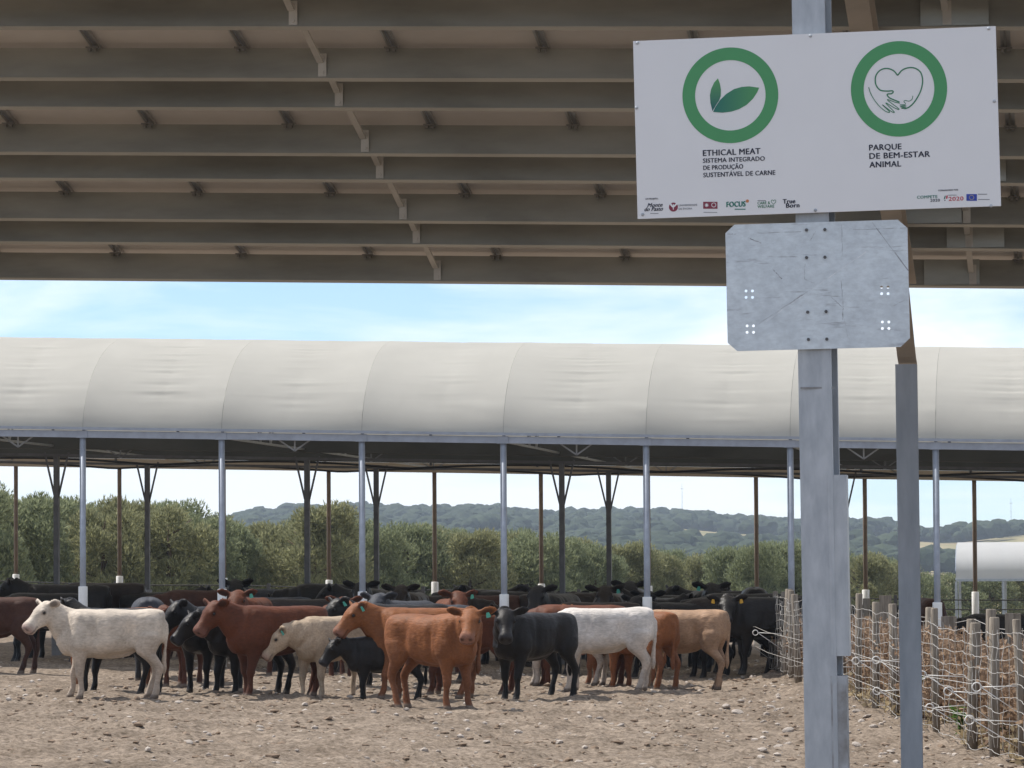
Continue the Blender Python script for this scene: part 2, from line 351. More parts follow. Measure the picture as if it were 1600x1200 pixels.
# rafters (I-beams under the purlins) and columns
def ibeam_column(cx, cy, z0, z1, w, h, lean, rot, m, name, parent, tf=0.014):
    mb = MB(); R = Matrix.Rotation(rot, 3, 'Z')
    def pr(x, y, z):
        v = R @ Vector((x, y, 0)); return (cx + v.x - lean * (z - 2.2), cy + v.y, z)
    for (x0, x1, y0, y1) in ((-w / 2, w / 2, -h / 2, -h / 2 + tf), (-w / 2, w / 2, h / 2 - tf, h / 2), (-0.005, 0.005, -h / 2 + tf, h / 2 - tf)):
        vs = [pr(x, y, z) for x in (x0, x1) for y in (y0, y1) for z in (z0, z1)]
        mb.add(vs, [(0, 1, 3, 2), (4, 6, 7, 5), (0, 4, 5, 1), (2, 3, 7, 6), (0, 2, 6, 4), (1, 5, 7, 3)])
    return mb.build(name, m, parent)
def rafter(xr, ya, yb, depth, parent, haunch=0.0):
    mb = MB(); w = 0.14; tf = 0.012
    def sec(y, dep):
        zt = zb(y) - 0.004 + sh(xr); return zt, zt - dep
    ysn = [yb, yb - 0.25, yb - 2.6, ya] if haunch else [yb, ya]
    deps = [haunch, haunch, depth, depth] if haunch else [depth, depth]
    for i in range(len(ysn) - 1):
        (t0, b0), (t1, b1) = sec(ysn[i], deps[i]), sec(ysn[i + 1], deps[i + 1]); y0, y1 = ysn[i], ysn[i + 1]
        for (xl, xh, f0, f1, g0, g1) in ((xr - w / 2, xr + w / 2, t0, t0 - tf, t1, t1 - tf), (xr - w / 2, xr + w / 2, b0 + tf, b0, b1 + tf, b1), (xr - 0.005, xr + 0.005, t0 - tf, b0 + tf, t1 - tf, b1 + tf)):
            vs = [(xl, y0, f0), (xh, y0, f0), (xh, y0, f1), (xl, y0, f1), (xl, y1, g0), (xh, y1, g0), (xh, y1, g1), (xl, y1, g1)]
            mb.add(vs, [(0, 1, 2, 3), (7, 6, 5, 4), (0, 4, 5, 1), (1, 5, 6, 2), (2, 6, 7, 3), (3, 7, 4, 0)])
    return mb.build('rafter', RAFT, parent)
xr = p2.x
rafter(xr, rows[4][1] - 0.6, PY[0] - 0.1, 0.26, shed, haunch=0.63)
rafter(xr - 10.0, rows[4][1] - 0.6, PY[0] - 0.1, 0.26, shed, haunch=0.60)
zc2 = at_depth(1422, 575, 31.9).z
ibeam_column(p2.x, PY[0] - 0.25, gz(p2.x, PY[0]) - 0.3, zc2, 0.16, 0.152, 0.0045, 0, GALV_POST, 'column', shed)
ibeam_column(p2.x - 10.0, PY[0] - 0.25, gz(p2.x - 10, PY[0]) - 0.3, zc2 + G * 10, 0.16, 0.152, 0, 0, GALV_DIRTY, 'column', shed)
# main column carrying the signs
P1 = Vector((p1.x, p1.y, 0)); LEAN = 0.0085
ctop = zb(p1.y) + sh(p1.x) - 0.0
ibeam_column(p1.x, p1.y, gz(p1.x, p1.y) - 0.3, ctop - 0.01, 0.185, 0.19, LEAN, -0.14, GALV, 'column', shed)
def pcol(z): return p1.x - LEAN * (z - 2.2)
def colbox(name, pxa, pxb, pya, pyb, m, dep=0.12, yoff=-0.104):
    a = at_depth(pxa, pya, 22.9); b = at_depth(pxb, pyb, 22.9); mb = MB()
    vs = []
    for z in (b.z, a.z):
        o = -LEAN * (z - a.z)
        vs += [(a.x + o, p1.y + yoff, z), (b.x + o, p1.y + yoff + 0.02, z), (b.x + o, p1.y + yoff + dep, z), (a.x + o, p1.y + yoff + dep, z)]
    mb.add(vs, [(3, 2, 1, 0), (4, 5, 6, 7), (0, 1, 5, 4), (1, 2, 6, 5), (2, 3, 7, 6), (3, 0, 4, 7)])
    return mb.build(name, m, shed)
colbox('cover_plate', 1293, 1325, 742, 1025, GALV, 0.20, -0.107)
colbox('cover_plate', 1298, 1325, 1056, 1330, GALV_DIRTY, 0.20, -0.106)
mb = MB(); zz = at_depth(1280, 607, 23).z; mb.box((pcol(zz), p1.y - 0.0965, zz), (0.187, 0.006, 0.010)); mb.build('weld_seam', GALV_DIRTY, shed)

# ------------------------------------------------------------------ signs
def sign_frame(px, py, d, roll):
    c = at_depth(px, py, d); Rm = Matrix.Rotation(-roll, 4, 'Y')
    return c, Rm
SC, SR = sign_frame(1276.5, 194, 22.72, 0.0186)
sign = bpy.data.objects.new('information_sign', None); C.objects.link(sign)
sign.location = (SC.x - 0.014, p1.y - 0.15, SC.z + 0.020); sign.rotation_euler = (0, -0.0186, 0)
tag(sign, 'wide white information sign with two green rings on the steel column', 'sign')
SW, SH_ = 2.0, 0.99
TL, TR, BL = Vector((989, 64)), Vector((1557, 41)), Vector((996, 346))
e1, e2 = TR - TL, BL - TL; det = e1.x * e2.y - e1.y * e2.x
def sp(px, py):
    d = Vector((px, py)) - TL; a = (d.x * e2.y - d.y * e2.x) / det; b = (e1.x * d.y - e1.y * d.x) / det
    return Vector((-SW / 2 + a * SW, SH_ / 2 - b * SH_))
PX = SW / 568.5
def child(mb, name, m, parent, label=None):
    me = mb.mesh(name); me.materials.append(m); o = link(bpy.data.objects.new(name, me), parent)
    if label: o['label'] = label
    return o
mb = MB(); mb.box((0, 0, 0), (SW, 0.012, SH_)); child(mb, 'board', BOARD, sign)
mb = MB()
for z in (-0.3, 0.3): mb.box((0, 0.0255, z), (SW * 0.8, 0.038, 0.04))
child(mb, 'back_rail', GALV, sign)
for (bx, by) in ((996, 67), (1268.6, 56), (1546, 45), (994.5, 170), (1554.5, 159), (1004, 339), (1275.5, 331), (1548.5, 323)):
    q = sp(bx, by); mb = MB(); mb.tube([(q.x, -0.0055, q.y), (q.x, -0.011, q.y), (q.x, -0.014, q.y)], [0.0095, 0.0085, 0.004], 10); child(mb, 'bolt', GALV, sign)
LAY = [0]
def flat(polys, name, m, depth=0.0075, label=None, parent=None):   # printed shapes: thin raised film on the board
    LAY[0] += 1; mb = MB()
    for p in polys: mb.prism([(q.x, q.y) for q in p], -depth, -0.0062)
    return child(mb, name, m, parent or sign, label)
def ring(px, py, R, r, name, m, label=None):
    c = sp(px, py); R *= PX; r *= PX; n = 72; polys = []
    for k in range(n):
        a, b = 2 * math.pi * k / n, 2 * math.pi * (k + 1) / n
        polys.append([c + Vector((math.cos(a), math.sin(a))) * R, c + Vector((math.cos(b), math.sin(b))) * R, c + Vector((math.cos(b), math.sin(b))) * r, c + Vector((math.cos(a), math.sin(a))) * r])
    mb = MB(); vs = []; fs = []
    for k in range(n):
        a = 2 * math.pi * k / n
        for rr in (R, r):
            for y in (-0.0075, -0.0062): vs.append((c.x + math.cos(a) * rr, y, c.y + math.sin(a) * rr))
    for k in range(n):
        i, j = k * 4, ((k + 1) % n) * 4
        fs += [(i, j, j + 2, i + 2), (i + 1, i + 3, j + 3, j + 1), (i, i + 1, j + 1, j), (i + 2, j + 2, j + 3, i + 3)]
    mb.add(vs, fs); return child(mb, name, m, sign, label)
def disc(px, py, r, name, m, depth=0.0075, n=28):
    c = sp(px, py); return flat([[c + Vector((math.cos(2 * math.pi * k / n), math.sin(2 * math.pi * k / n))) * r * PX for k in range(n)]], name, m, depth)
def rect(x0, y0, x1, y1, name, m, depth=0.0075): return flat([[sp(x0, y0), sp(x1, y0), sp(x1, y1), sp(x0, y1)]], name, m, depth)
def stroke(pts, w, name, m, depth=0.0075):
    pts = [p for p in pts]
    # Catmull-Rom smoothing
    out = []
    for i in range(len(pts) - 1):
        p0, a, b, p3 = pts[max(i - 1, 0)], pts[i], pts[i + 1], pts[min(i + 2, len(pts) - 1)]
        for k in range(5):
            t = k / 5; out.append(0.5 * ((2 * a) + (b - p0) * t + (2 * p0 - 5 * a + 4 * b - p3) * t * t + (3 * a - p0 - 3 * b + p3) * t ** 3))
    out.append(pts[-1]); mb = MB(); vs = []; n = len(out)
    for i, p in enumerate(out):
        d = (out[min(i + 1, n - 1)] - out[max(i - 1, 0)]); d = d.normalized() if d.length > 1e-9 else Vector((1, 0)); q = Vector((-d.y, d.x)) * w / 2
        for e in (p + q, p - q):
            for y in (-depth, -0.0062): vs.append((e.x, y, e.y))
    fs = [(0, 1, 3, 2), (4 * n - 4, 4 * n - 2, 4 * n - 1, 4 * n - 3)]
    for i in range(n - 1):
        a, b = 4 * i, 4 * i + 4; fs += [(a, a + 2, b + 2, b), (a + 1, b + 1, b + 3, a + 3), (a, b, b + 1, a + 1), (a + 2, a + 3, b + 3, b + 2)]
    mb.add(vs, fs); return child(mb, name, m, sign)
def text(s, px, py, wpx, cap, m, bold=0.0, shear=0.0, y=-0.0072):
    cu = bpy.data.curves.new('lettering', 'FONT'); cu.body = s; cu.size = 1.0; cu.extrude = 0.02; cu.offset = 0.0; cu.shear = shear; cu.space_character = 1.06; cu.resolution_u = 3
    ob = bpy.data.objects.new('tmp_text', cu); C.objects.link(ob); dg = bpy.context.evaluated_depsgraph_get(); me = bpy.data.meshes.new_from_object(ob.evaluated_get(dg)); bpy.data.objects.remove(ob)
    n = len(me.vertices); c = np.zeros(n * 3); me.vertices.foreach_get('co', c); c = c.reshape(-1, 3)
    x0, x1 = c[:, 0].min(), c[:, 0].max(); q = sp(px, py); sx = wpx * PX / (x1 - x0); sz = cap * PX / 0.70
    nc = np.column_stack([q.x + (c[:, 0] - x0) * sx, y + c[:, 2] * -0.02, q.y + c[:, 1] * sz]); me.vertices.foreach_set('co', nc.ravel()); me.update()
    fs_ = [tuple(p.vertices) for p in me.polygons]; k_ = (0.22 + 16.0 * bold) * PX * (cap / 8.0); vs_ = []; ff_ = []
    for j_, dx_ in enumerate((-k_, 0.0, k_)):
        vs_ += (nc + np.array([dx_, -0.00012 * j_, (j_ - 1) * k_ * 0.4])).tolist(); ff_ += [tuple(i + j_ * n for i in f) for f in fs_]
    me = bpy.data.meshes.new('lettering'); me.from_pydata(vs_, [], ff_)
    me.name = 'lettering'; me.materials.clear(); me.materials.append(m); o = link(bpy.data.objects.new('lettering', me), sign); o['label'] = 'printed words ' + s.lower() if len(s) > 3 else 'printed word'; return o
ring(1142.5, 150, 75.5, 55.5, 'green_ring', GREEN); ring(1406.5, 139.7, 75, 55, 'green_ring', GREEN)
def leafmat(name, c1, c2, ax):
    M = mat(name, c1, 0.45, 0, 0.02); t = M.node_tree; l = t.links.new; co = N(t, 'ShaderNodeTexCoord'); sx = N(t, 'ShaderNodeSeparateXYZ'); ra = N(t, 'ShaderNodeValToRGB')
    ra.color_ramp.elements[0].color = (*c1, 1); ra.color_ramp.elements[1].color = (*c2, 1); l(co.outputs['Generated'], sx.inputs[0]); l(sx.outputs[ax], ra.inputs[0]); l(ra.outputs[0], t.nodes['Principled BSDF'].inputs['Base Color']); return M
lf1 = leafmat('leaf_print_large', (0.015, 0.15, 0.13), (0.08, 0.30, 0.11), 'X'); lf2 = leafmat('leaf_print_small', (0.01, 0.10, 0.12), (0.10, 0.33, 0.12), 'Z')
def c1p(l): return [sp(1040 + x / 5, 50 + y / 5) for x, y in l]
def c2p(l): return [sp(1300 + x / 5, 50 + y / 5) for x, y in l]
flat([c1p([(377, 632), (392, 598), (430, 540), (480, 490), (540, 452), (600, 434), (660, 429), (740, 440), (722, 480), (690, 528), (640, 576), (580, 610), (520, 629), (450, 638)])], 'leaf_print', lf1)
flat([c1p([(372, 626), (356, 560), (352, 500), (362, 450), (385, 400), (415, 366), (430, 405), (439, 455), (437, 505), (425, 540), (395, 585)])], 'leaf_print', lf2)
stroke(c2p([(522, 343), (490, 305), (440, 288), (390, 300), (355, 340), (348, 390), (360, 430), (390, 460), (440, 466), (480, 464), (487, 475), (472, 487), (445, 489), (442, 500), (460, 520), (500, 538), (536, 553)]), 2.0 * PX, 'line_drawing', LINEG)
stroke(c2p([(522, 343), (560, 300), (610, 282), (660, 287), (700, 317), (716, 370), (711, 430), (690, 490), (650, 555), (610, 592), (575, 605)]), 2.0 * PX, 'line_drawing', LINEG)
stroke(c2p([(297, 435), (310, 480), (340, 535), (380, 585), (420, 620), (445, 632), (458, 628), (402, 573), (470, 625), (495, 630), (428, 558), (500, 600), (532, 606), (440, 534), (500, 553), (538, 562)]), 1.2 * PX, 'line_drawing', LINEG)
stroke(c2p([(575, 605), (550, 600), (588, 596), (540, 589), (590, 583), (538, 575), (583, 570), (570, 547), (585, 540), (610, 545), (634, 530), (640, 503)]), 1.0 * PX, 'line_drawing', LINEG)
text('ETHICAL MEAT', 1099.5, 246, 90, 9.2, INK, 0.008); text('SISTEMA INTEGRADO', 1099.5, 257, 97, 7.0, INK, 0.005)
text('DE PRODUÇÃO', 1100, 268.2, 62.5, 7.0, INK, 0.005); text('SUSTENTÁVEL DE CARNE', 1100, 279.8, 113, 7.2, INK, 0.005)
text('PARQUE', 1360, 236.6, 50, 9.0, INK, 0.008); text('DE BEM-ESTAR', 1360.3, 250, 94, 9.0, INK, 0.008); text('ANIMAL', 1360.3, 263.6, 49, 9.0, INK, 0.008)
text('UM PROJETO:', 1008.5, 315.6, 20, 2.4, INK)
text('Monte', 1011.5, 327.3, 24, 6.3, INK, 0.012, 0.35); text('do Pasto', 1007, 333.8, 29, 6.3, INK, 0.012, 0.35); rect(1016, 336.7, 1029, 337.7, 'print_bar', GREYI)
disc(1052.6, 327, 7.1, 'logo_disc', MAROON)
stroke([sp(1052.5, 331), sp(1052.5, 322.5)], 1.4 * PX, 'logo_mark', BOARD, 0.0085); stroke([sp(1047.5, 321), sp(1052, 326.5), sp(1058, 321.5)], 2.6 * PX, 'logo_mark', BOARD, 0.0088)
text('UNIVERSIDADE', 1061, 325.8, 29, 2.9, GREYI, 0.0); text('DE ÉVORA', 1061, 331.3, 21, 2.9, GREYI, 0.0)
rect(1099.5, 318.4, 1122, 329.4, 'logo_box', MAROON)
for k in range(4):
    a = math.pi * k / 4; stroke([sp(1105 - 3 * math.cos(a), 323.8 - 3 * math.sin(a)), sp(1105 + 3 * math.cos(a), 323.8 + 3 * math.sin(a))], 0.9 * PX, 'logo_mark', BOARD, 0.0085 + k * 0.0001)
stroke([sp(1116.2 + 3.3 * math.sin(2 * math.pi * k / 10), 323.4 - 3.3 * math.cos(2 * math.pi * k / 10)) for k in range(11)], 0.9 * PX, 'logo_mark', BOARD, 0.0085)
rect(1100, 334.6, 1121.5, 335.5, 'print_bar', GREYI)
text('FOCUS', 1136.5, 326.6, 29.5, 8.3, TEAL, 0.018); rect(1149, 329.2, 1166, 330.6, 'print_bar', TEAL); disc(1169, 317, 2.5, 'logo_disc', ORANGE)
text('CARE &', 1185, 322.4, 19.5, 4.4, LINEG, 0.0); text('WELFARE', 1185, 328.0, 26, 4.4, LINEG, 0.0); rect(1185, 315.6, 1198, 316.6, 'print_bar', GREYI)
stroke([sp(1210 + x, 318 + y) for x, y in ((0, 3.6), (-3.4, 0.3), (-3, -2.6), (-1, -2.6), (0, -1.2), (1.2, -2.8), (3.2, -2.6), (3.4, 0.2), (0.4, 3.4))], 0.7 * PX, 'logo_mark', LINEG)
text('True', 1225, 320.8, 19, 7.0, INK, 0.018); text('Born', 1230, 327.3, 20.5, 7.0, INK, 0.018)
text('COFINANCIADO POR:', 1467, 300.4, 31, 2.4, INK); text('COMPETE', 1434, 312.3, 31.5, 4.6, TEAL, 0.0); text('2020', 1454.5, 317.0, 15, 4.2, INK)
flat([[sp(1475.4, 312.5), sp(1477, 307.5), sp(1478.6, 307.3), sp(1477, 312.8)]], 'logo_mark', TEAL); flat([[sp(1478.6, 312.6), sp(1479.4, 307.3), sp(1481.8, 306.8), sp(1481, 311.5)]], 'logo_mark', RED); disc(1477.2, 314.7, 0.9, 'logo_mark', INK)
text('PORTUGAL', 1483, 307.6, 12.5, 1.7, GREYI, 0.0); text('2020', 1483, 315.4, 23, 6.2, RED, 0.0)
rect(1510.5, 304.6, 1526.8, 315.2, 'flag_print', BLUE)
for k in range(12):
    a = 2 * math.pi * k / 12; disc(1518.6 + 3.4 * math.cos(a), 309.9 + 3.4 * math.sin(a), 0.5, 'flag_star', YEL, 0.0085, 6)
rect(1528.5, 304.2, 1542.5, 305.4, 'print_bar', GREYI); rect(1528.5, 312.4, 1546.5, 313.5, 'print_bar', GREYI)

# galvanised blank plate below the sign
plc = at_depth(1277, 446.5, 22.8)
plate = bpy.data.objects.new('mounting_plate', None); C.objects.link(plate); plate.location = (plc.x - 0.004, p1.y - 0.128, plc.z + 0.006); plate.rotation_euler = (0, -0.013, 0)
tag(plate, 'bare scratched galvanised plate with cut corners bolted below the white sign', 'metal plate')
PW, PHH = 1.003, 0.70; cc = 0.052
cu = bpy.data.curves.new('plate', 'CURVE'); cu.dimensions = '2D'; cu.fill_mode = 'BOTH'; cu.extrude = 0.003
def spl(pts):
    s = cu.splines.new('POLY'); s.points.add(len(pts) - 1); s.use_cyclic_u = True
    for p, q in zip(s.points, pts): p.co = (q[0], q[1], 0, 1)
a, b = PW / 2, PHH / 2
spl([(-a + cc, -b), (a - cc, -b), (a, -b + cc * 0.9), (a, b - cc * 0.9), (a - cc, b), (-a + cc, b), (-a, b - cc * 0.9), (-a, -b + cc * 0.9)])
ppx = PW / 283.0
def pp(px, py): return ((px - 1277 - (py - 446.5) * 0.019) * ppx, -(py - 446.5 + (px - 1277) * 0.024) * ppx)
for gx, gy in ((1171, 459.5), (1381.5, 454.5), (1172.5, 514), (1382.5, 508.5)):
    for dx in (-5, 5):
        for dy in (-5, 5):
            q = pp(gx + dx, gy + dy); spl([(q[0] + 0.0082 * math.cos(2 * math.pi * k / 10), q[1] + 0.0082 * math.sin(2 * math.pi * k / 10)) for k in range(10)])
ob = bpy.data.objects.new('tmp', cu); C.objects.link(ob); dg = bpy.context.evaluated_depsgraph_get(); me = bpy.data.meshes.new_from_object(ob.evaluated_get(dg)); bpy.data.objects.remove(ob)
me.transform(Matrix.Rotation(math.pi / 2, 4, 'X')); me.materials.clear(); me.materials.append(PLATE); me.name = 'plate'; link(bpy.data.objects.new('plate', me), plate)
for bx, by in ((1260.5, 360), (1289, 359.5), (1260.5, 403), (1289, 402.5), (1262, 488), (1290.5, 487), (1263, 530.5), (1291.5, 530)):
    q = pp(bx, by); mb = MB(); mb.tube([(q[0], -0.0035, q[1]), (q[0], -0.014, q[1])], 0.0095, 6); child(mb, 'bolt', DARKST, plate)
mb = MB(); mb.box((0, 0.0135, 0), (0.18, 0.018, 0.62)); child(mb, 'backing_bar', GALV, plate)
SCR = mat('scratch_dark', (0.30, 0.32, 0.35), 0.6, 0.2, 0.3, 40); SCL = mat('scratch_bright', (0.72, 0.74, 0.77), 0.4, 0.3, 0.1, 40)
for pts_, w_, m_ in (([(1137, 366), (1152, 365.6)], 1.2, SCR), ([(1185, 364.5), (1252, 362.5)], 1.2, SCR), ([(1332, 360), (1416, 357.5)], 1.2, SCR), ([(1196, 503), (1250, 466), (1300, 431), (1353, 394)], 1.4, SCL), ([(1186, 506), (1240, 470), (1262, 455)], 1.6, SCR), ([(1315, 352), (1316, 400)], 1.0, SCR), ([(1314, 440), (1317, 480), (1316, 500)], 1.6, SCR), ([(1298, 464), (1316, 481)], 1.0, SCR), ([(1258, 412), (1257, 436), (1273, 444)], 0.9, SCR), ([(1207, 420), (1222, 436)], 2.2, SCR), ([(1275, 362), (1266, 377)], 1.2, SCR), ([(1362, 348), (1418, 424)], 2.6, SCR), ([(1317, 491), (1324, 526)], 0.8, SCR), ([(1170, 372), (1190, 380)], 2.0, SCR), ([(1395, 478), (1412, 470)], 0.9, SCR)):
    pl_ = []
    for i in range(len(pts_) - 1):
        for k in range(8):
            t = k / 8; pl_.append((pts_[i][0] + (pts_[i + 1][0] - pts_[i][0]) * t + rnd.uniform(-.5, .5), pts_[i][1] + (pts_[i + 1][1] - pts_[i][1]) * t + rnd.uniform(-.5, .5)))
    pl_.append(pts_[-1]); mb = MB(); q_ = [Vector(pp(*p)) for p in pl_]
    for i in range(len(q_) - 1):
        d_ = (q_[i + 1] - q_[i]).normalized(); n_ = Vector((-d_.y, d_.x)) * w_ * ppx / 2 * rnd.uniform(.1, .8); yy = -0.0034 - 0.00002 * i
        mb.add([(p.x, yy, p.y) for p in (q_[i] - n_, q_[i + 1] - n_, q_[i + 1] + n_, q_[i] + n_)], [(0, 1, 2, 3)])
    child(mb, 'scratch', m_, plate)

# ------------------------------------------------------------------ far multi-span tunnel shed
YR = [71.8, 79.8, 87.8, 95.8]
x_ref = on_y(787, 800, YR[0]).x
FPX = [x_ref + 2.5 * i for i in range(-6, 7)]
fc = Vector((x_ref, YR[0], gz(x_ref, YR[0])))
barn = empty('tunnel_shed', fc, 'long cattle shed with pale fabric arched roof on steel posts, behind the herd', 'shed')
EZ = 4.17                                          # eave height above the sloping ground
ARISE = 1.80
def prof(s):                                       # s in [-1, 1] across one 8 m span
    return ARISE * max(0.0, 1 - abs(s) ** 2.15) ** (1 / 1.75)
post_me = one(MB().tube([(0, 0, -0.2), (0, 0, EZ - 0.13)], 0.056, 10), 'post', FARST, True)
sleeve_me = one(MB().tube([(0, 0, -0.3), (0, 0, 1.41), (0, 0, 1.42)], [0.083, 0.083, 0.075], 14), 'sleeve', PVC, True)
dpost_me = one(MB().box((0, 0, EZ / 2 - 0.3), (0.10, 0.12, EZ + 0.1)), 'post', DARKST)
dsleeve_me = one(MB().box((0, 0, 0.45), (0.17, 0.17, 1.5)), 'sleeve', mat('grey_concrete', (0.22, 0.22, 0.23), 0.8, 0, 0.15))
bpost_me = one(MB().tube([(0, 0, -0.2), (0, 0, EZ - 0.1)], 0.05, 8), 'post', RUSTY, True)
vb = MB()
for s_ in (-1, 1): vb.bar((0.0, 0, EZ - 1.25), (s_ * 0.24, 0, EZ - 0.22), 0.035)
vb_me = one(vb, 'brace', DARKST)
for x in FPX:
    p = inst('post', post_me, (x, YR[0], sh(x)), barn); link(bpy.data.objects.new('sleeve', sleeve_me), p)
for rr, pxr in ((1, 480), (2, 588)):
    x0 = on_y(pxr, 800, YR[rr]).x
    for k in range(-3, 4):
        x = x0 + 5 * k; p = inst('post', dpost_me, (x, YR[rr], sh(x)), barn); link(bpy.data.objects.new('sleeve', dsleeve_me), p); link(bpy.data.objects.new('brace', vb_me), p)
x0 = on_y(679, 800, YR[3]).x
for k in range(-6, 8):
    x = x0 + 2.5 * k; p = inst('post', bpost_me, (x, YR[3], sh(x)), barn); link(bpy.data.objects.new('sleeve', sleeve_me), p)
XA, XB = FPX[0] - 2.5, FPX[-1] + 2.5
def xbeam(y, z, w, h, m, name, xa=XA, xb=XB):
    mb = MB(); vs = [(x, y + sy * w / 2, z + sh(x) + sz * h / 2) for x in (xa, xb) for sy, sz in ((-1, -1), (1, -1), (1, 1), (-1, 1))]
    mb.add(vs, [(3, 2, 1, 0), (4, 5, 6, 7)] + [(i, (i + 1) % 4, (i + 1) % 4 + 4, i + 4) for i in range(4)]); return mb.build(name, m, barn)
xbeam(YR[0], EZ - 0.065, 0.12, 0.12, FARST, 'eave_beam')
xbeam(YR[0] - 0.085, EZ + 0.035, 0.06, 0.05, FARST, 'fabric_rail')
for x in FPX:
    mb = MB(); mb.box((x, YR[0] - 0.066, EZ - 0.065 + sh(x)), (0.20, 0.012, 0.13)); mb.build('splice_plate', FARST, barn)
GUT = mat('shaded_gutter_steel', (0.06, 0.062, 0.058), 0.6, 0.2, 0.25, 2, stretch=(0.4, 1, 1))  # shade of the shed interior is put into this near-black colour
for rr in (1, 2):
    xbeam(YR[rr], EZ + 0.03, 0.34, 0.36, GUT, 'gutter')
    xbeam(YR[rr] - 0.05, EZ - 0.27, 0.05, 0.05, DARKST, 'stay_tube')
xbeam(YR[3], EZ - 0.10, 0.14, 0.22, mat('sunlit_tan_beam', (0.36, 0.30, 0.23), 0.6, 0.1, 0.1, 3), 'eave_beam')  # sunlight on the far eave is put into the beam's tan colour
# hoops, ties and struts
for sp_i in range(3):
    yc = YR[sp_i] + 4.0
    for i, x in enumerate(FPX):
        mb = MB(); mb.tube([(x, yc + 3.93 * s, EZ + prof(s) * 0.975 - 0.04 + sh(x)) for s in [math.sin(-math.pi / 2 + math.pi * k / 20) for k in range(21)]], 0.03, 6); mb.build('hoop', DARKST, barn)
        if i % 2 == 0:
            mb = MB(); zt = EZ - 0.09 + sh(x)
            mb.bar((x, yc - 3.95, zt), (x, yc + 3.95, zt), 0.04)
            for s0, s1 in ((-0.12, -0.5), (0.12, 0.5), (-0.12, -0.02), (0.12, 0.02)): mb.bar((x, yc + 4 * s0, zt), (x, yc + 4 * s1, EZ + prof(s1) * 0.97 - 0.05 + sh(x)), 0.03)
            mb.build('tie_truss', TRUSS, barn)
    # lengthwise trusses hanging in the span
    for i in range(0, len(FPX) - 1, 2):
        mb = MB(); x = FPX[i] + 1.25
        for k in (-1, 1): mb.bar((x, YR[sp_i] + 0.3, EZ - 0.30 + sh(x)), (x + k * 0.35, YR[sp_i] + 0.3, EZ - 0.06 + sh(x)), 0.025)
        mb.bar((x, YR[sp_i] + 0.3, EZ - 0.30 + sh(x)), (x, YR[sp_i] + 0.3, EZ - 0.06 + sh(x)), 0.025)
        mb.bar((FPX[i], YR[sp_i] + 0.3, EZ - 0.06 + sh(FPX[i])), (FPX[i] + 2.5, YR[sp_i] + 0.3, EZ - 0.06 + sh(FPX[i] + 2.5)), 0.03)
        mb.build('stay_truss', TRUSS, barn)
# fabric, one sheet per bay; the cloth sinks between hoops and is creased along the middle weld
def fabric_bay(xa, xb, yc, fine, seed):
    ns, ntt = (130, 34) if fine else (26, 10)
    ss = [-1 + 2 * k / ns for k in range(ns + 1)]
    if fine: ss = [-1 + k / 200 for k in range(200)] + [k / 24 for k in range(25)]; ns = len(ss) - 1
    ss = [math.copysign(1 - (1 - abs(s)) ** 1.7, s) for s in ss]
    tt = np.linspace(0, 1, ntt + 1); vs = []; arc = 0; prev = None
    rr = random.Random(seed); ph = rr.random() * 50; skew = rr.uniform(-0.05, 0.05); amp = rr.uniform(0.004, 0.012); sag = rr.uniform(0.05, 0.075)
    for k, s in enumerate(ss):
        y = yc + 4 * s; z = EZ + 0.03 + prof(s)
        s2 = max(-0.9999, min(0.9999, s)); h = 1e-3; tx = Vector((8 * h, prof(min(1, s2 + h)) - prof(max(-1, s2 - h)))).normalized(); nrm = Vector((-tx.y, tx.x))
        if prev is not None: arc += math.hypot(y - prev[0], z - prev[1])
        prev = (y, z); edge = min(1, (1 - abs(s)) / 0.10) if abs(s) < 1 else 0
        env_e = min(1.0, (z - EZ) / 0.7 + 0.04)
        mid = 0.5 + skew + 0.03 * math.sin(arc)
        sagp = -sag * env_e * (1 - 0.84 * ((z - EZ) / (ARISE + 0.03)) ** 3) * (1 - np.abs(2 * tt - 1) ** 1.6)
        if fine:
            wr = vnoise(tt * 2.2 + ph, np.full_like(tt, arc * 10.5 + ph), seed) * 1.7 * amp * (np.exp(-((tt - mid) / 0.17) ** 2) * 1.4 + 0.12)
            dg_ = vnoise((tt * 3.0 - arc * 0.9) * 1.2 + ph, np.full_like(tt, ph) + (tt * 2 + arc * 3.2) * 1.6, seed + 3) * 0.05 * np.exp(-((arc - 0.5) / 0.55) ** 2) * np.clip(tt - 0.45, 0, 1) * rr.choice((1, 1))
            seam = -0.007 * np.exp(-((tt - mid) / 0.02) ** 2)
            off = sagp + wr * edge + dg_ * edge + seam * edge
        else: off = sagp
        for t, o in zip(tt, off):
            x = xa + (xb - xa) * t; vs.append((x, y + nrm.x * o, z + nrm.y * o + sh(x)))
    w = ntt + 1; fs = [(k * w + j, k * w + j + 1, (k + 1) * w + j + 1, (k + 1) * w + j) for k in range(ns) for j in range(ntt)]
    mb = MB(); mb.add(vs, fs); return mb.build('fabric_sheet', FABRIC, barn, True)
edges = [XA] + FPX + [XB]
for i in range(len(edges) - 1):
    fabric_bay(edges[i] + 0.002, edges[i + 1] - 0.002, YR[0] + 4.0, True, 100 + i)
    for k in (1, 2): fabric_bay(edges[i] + 0.002, edges[i + 1] - 0.002, YR[k] + 4.0, False, 200 + i)
# sagging black pipes slung under the gutters
for (ya, zz) in ((YR[1] + 0.6, 0.42), (YR[2] + 0.6, 0.36)):
    mb = MB(); pts = []
    for k in range(0, 161):
        x = XA + (XB - XA) * k / 160; pts.append((x, ya, EZ - zz + sh(x) + 0.10 * abs(math.sin(x * math.pi / 5 + ya))))
    mb.tube(pts, 0.022, 5); mb.build('water_pipe', CABLE, barn)
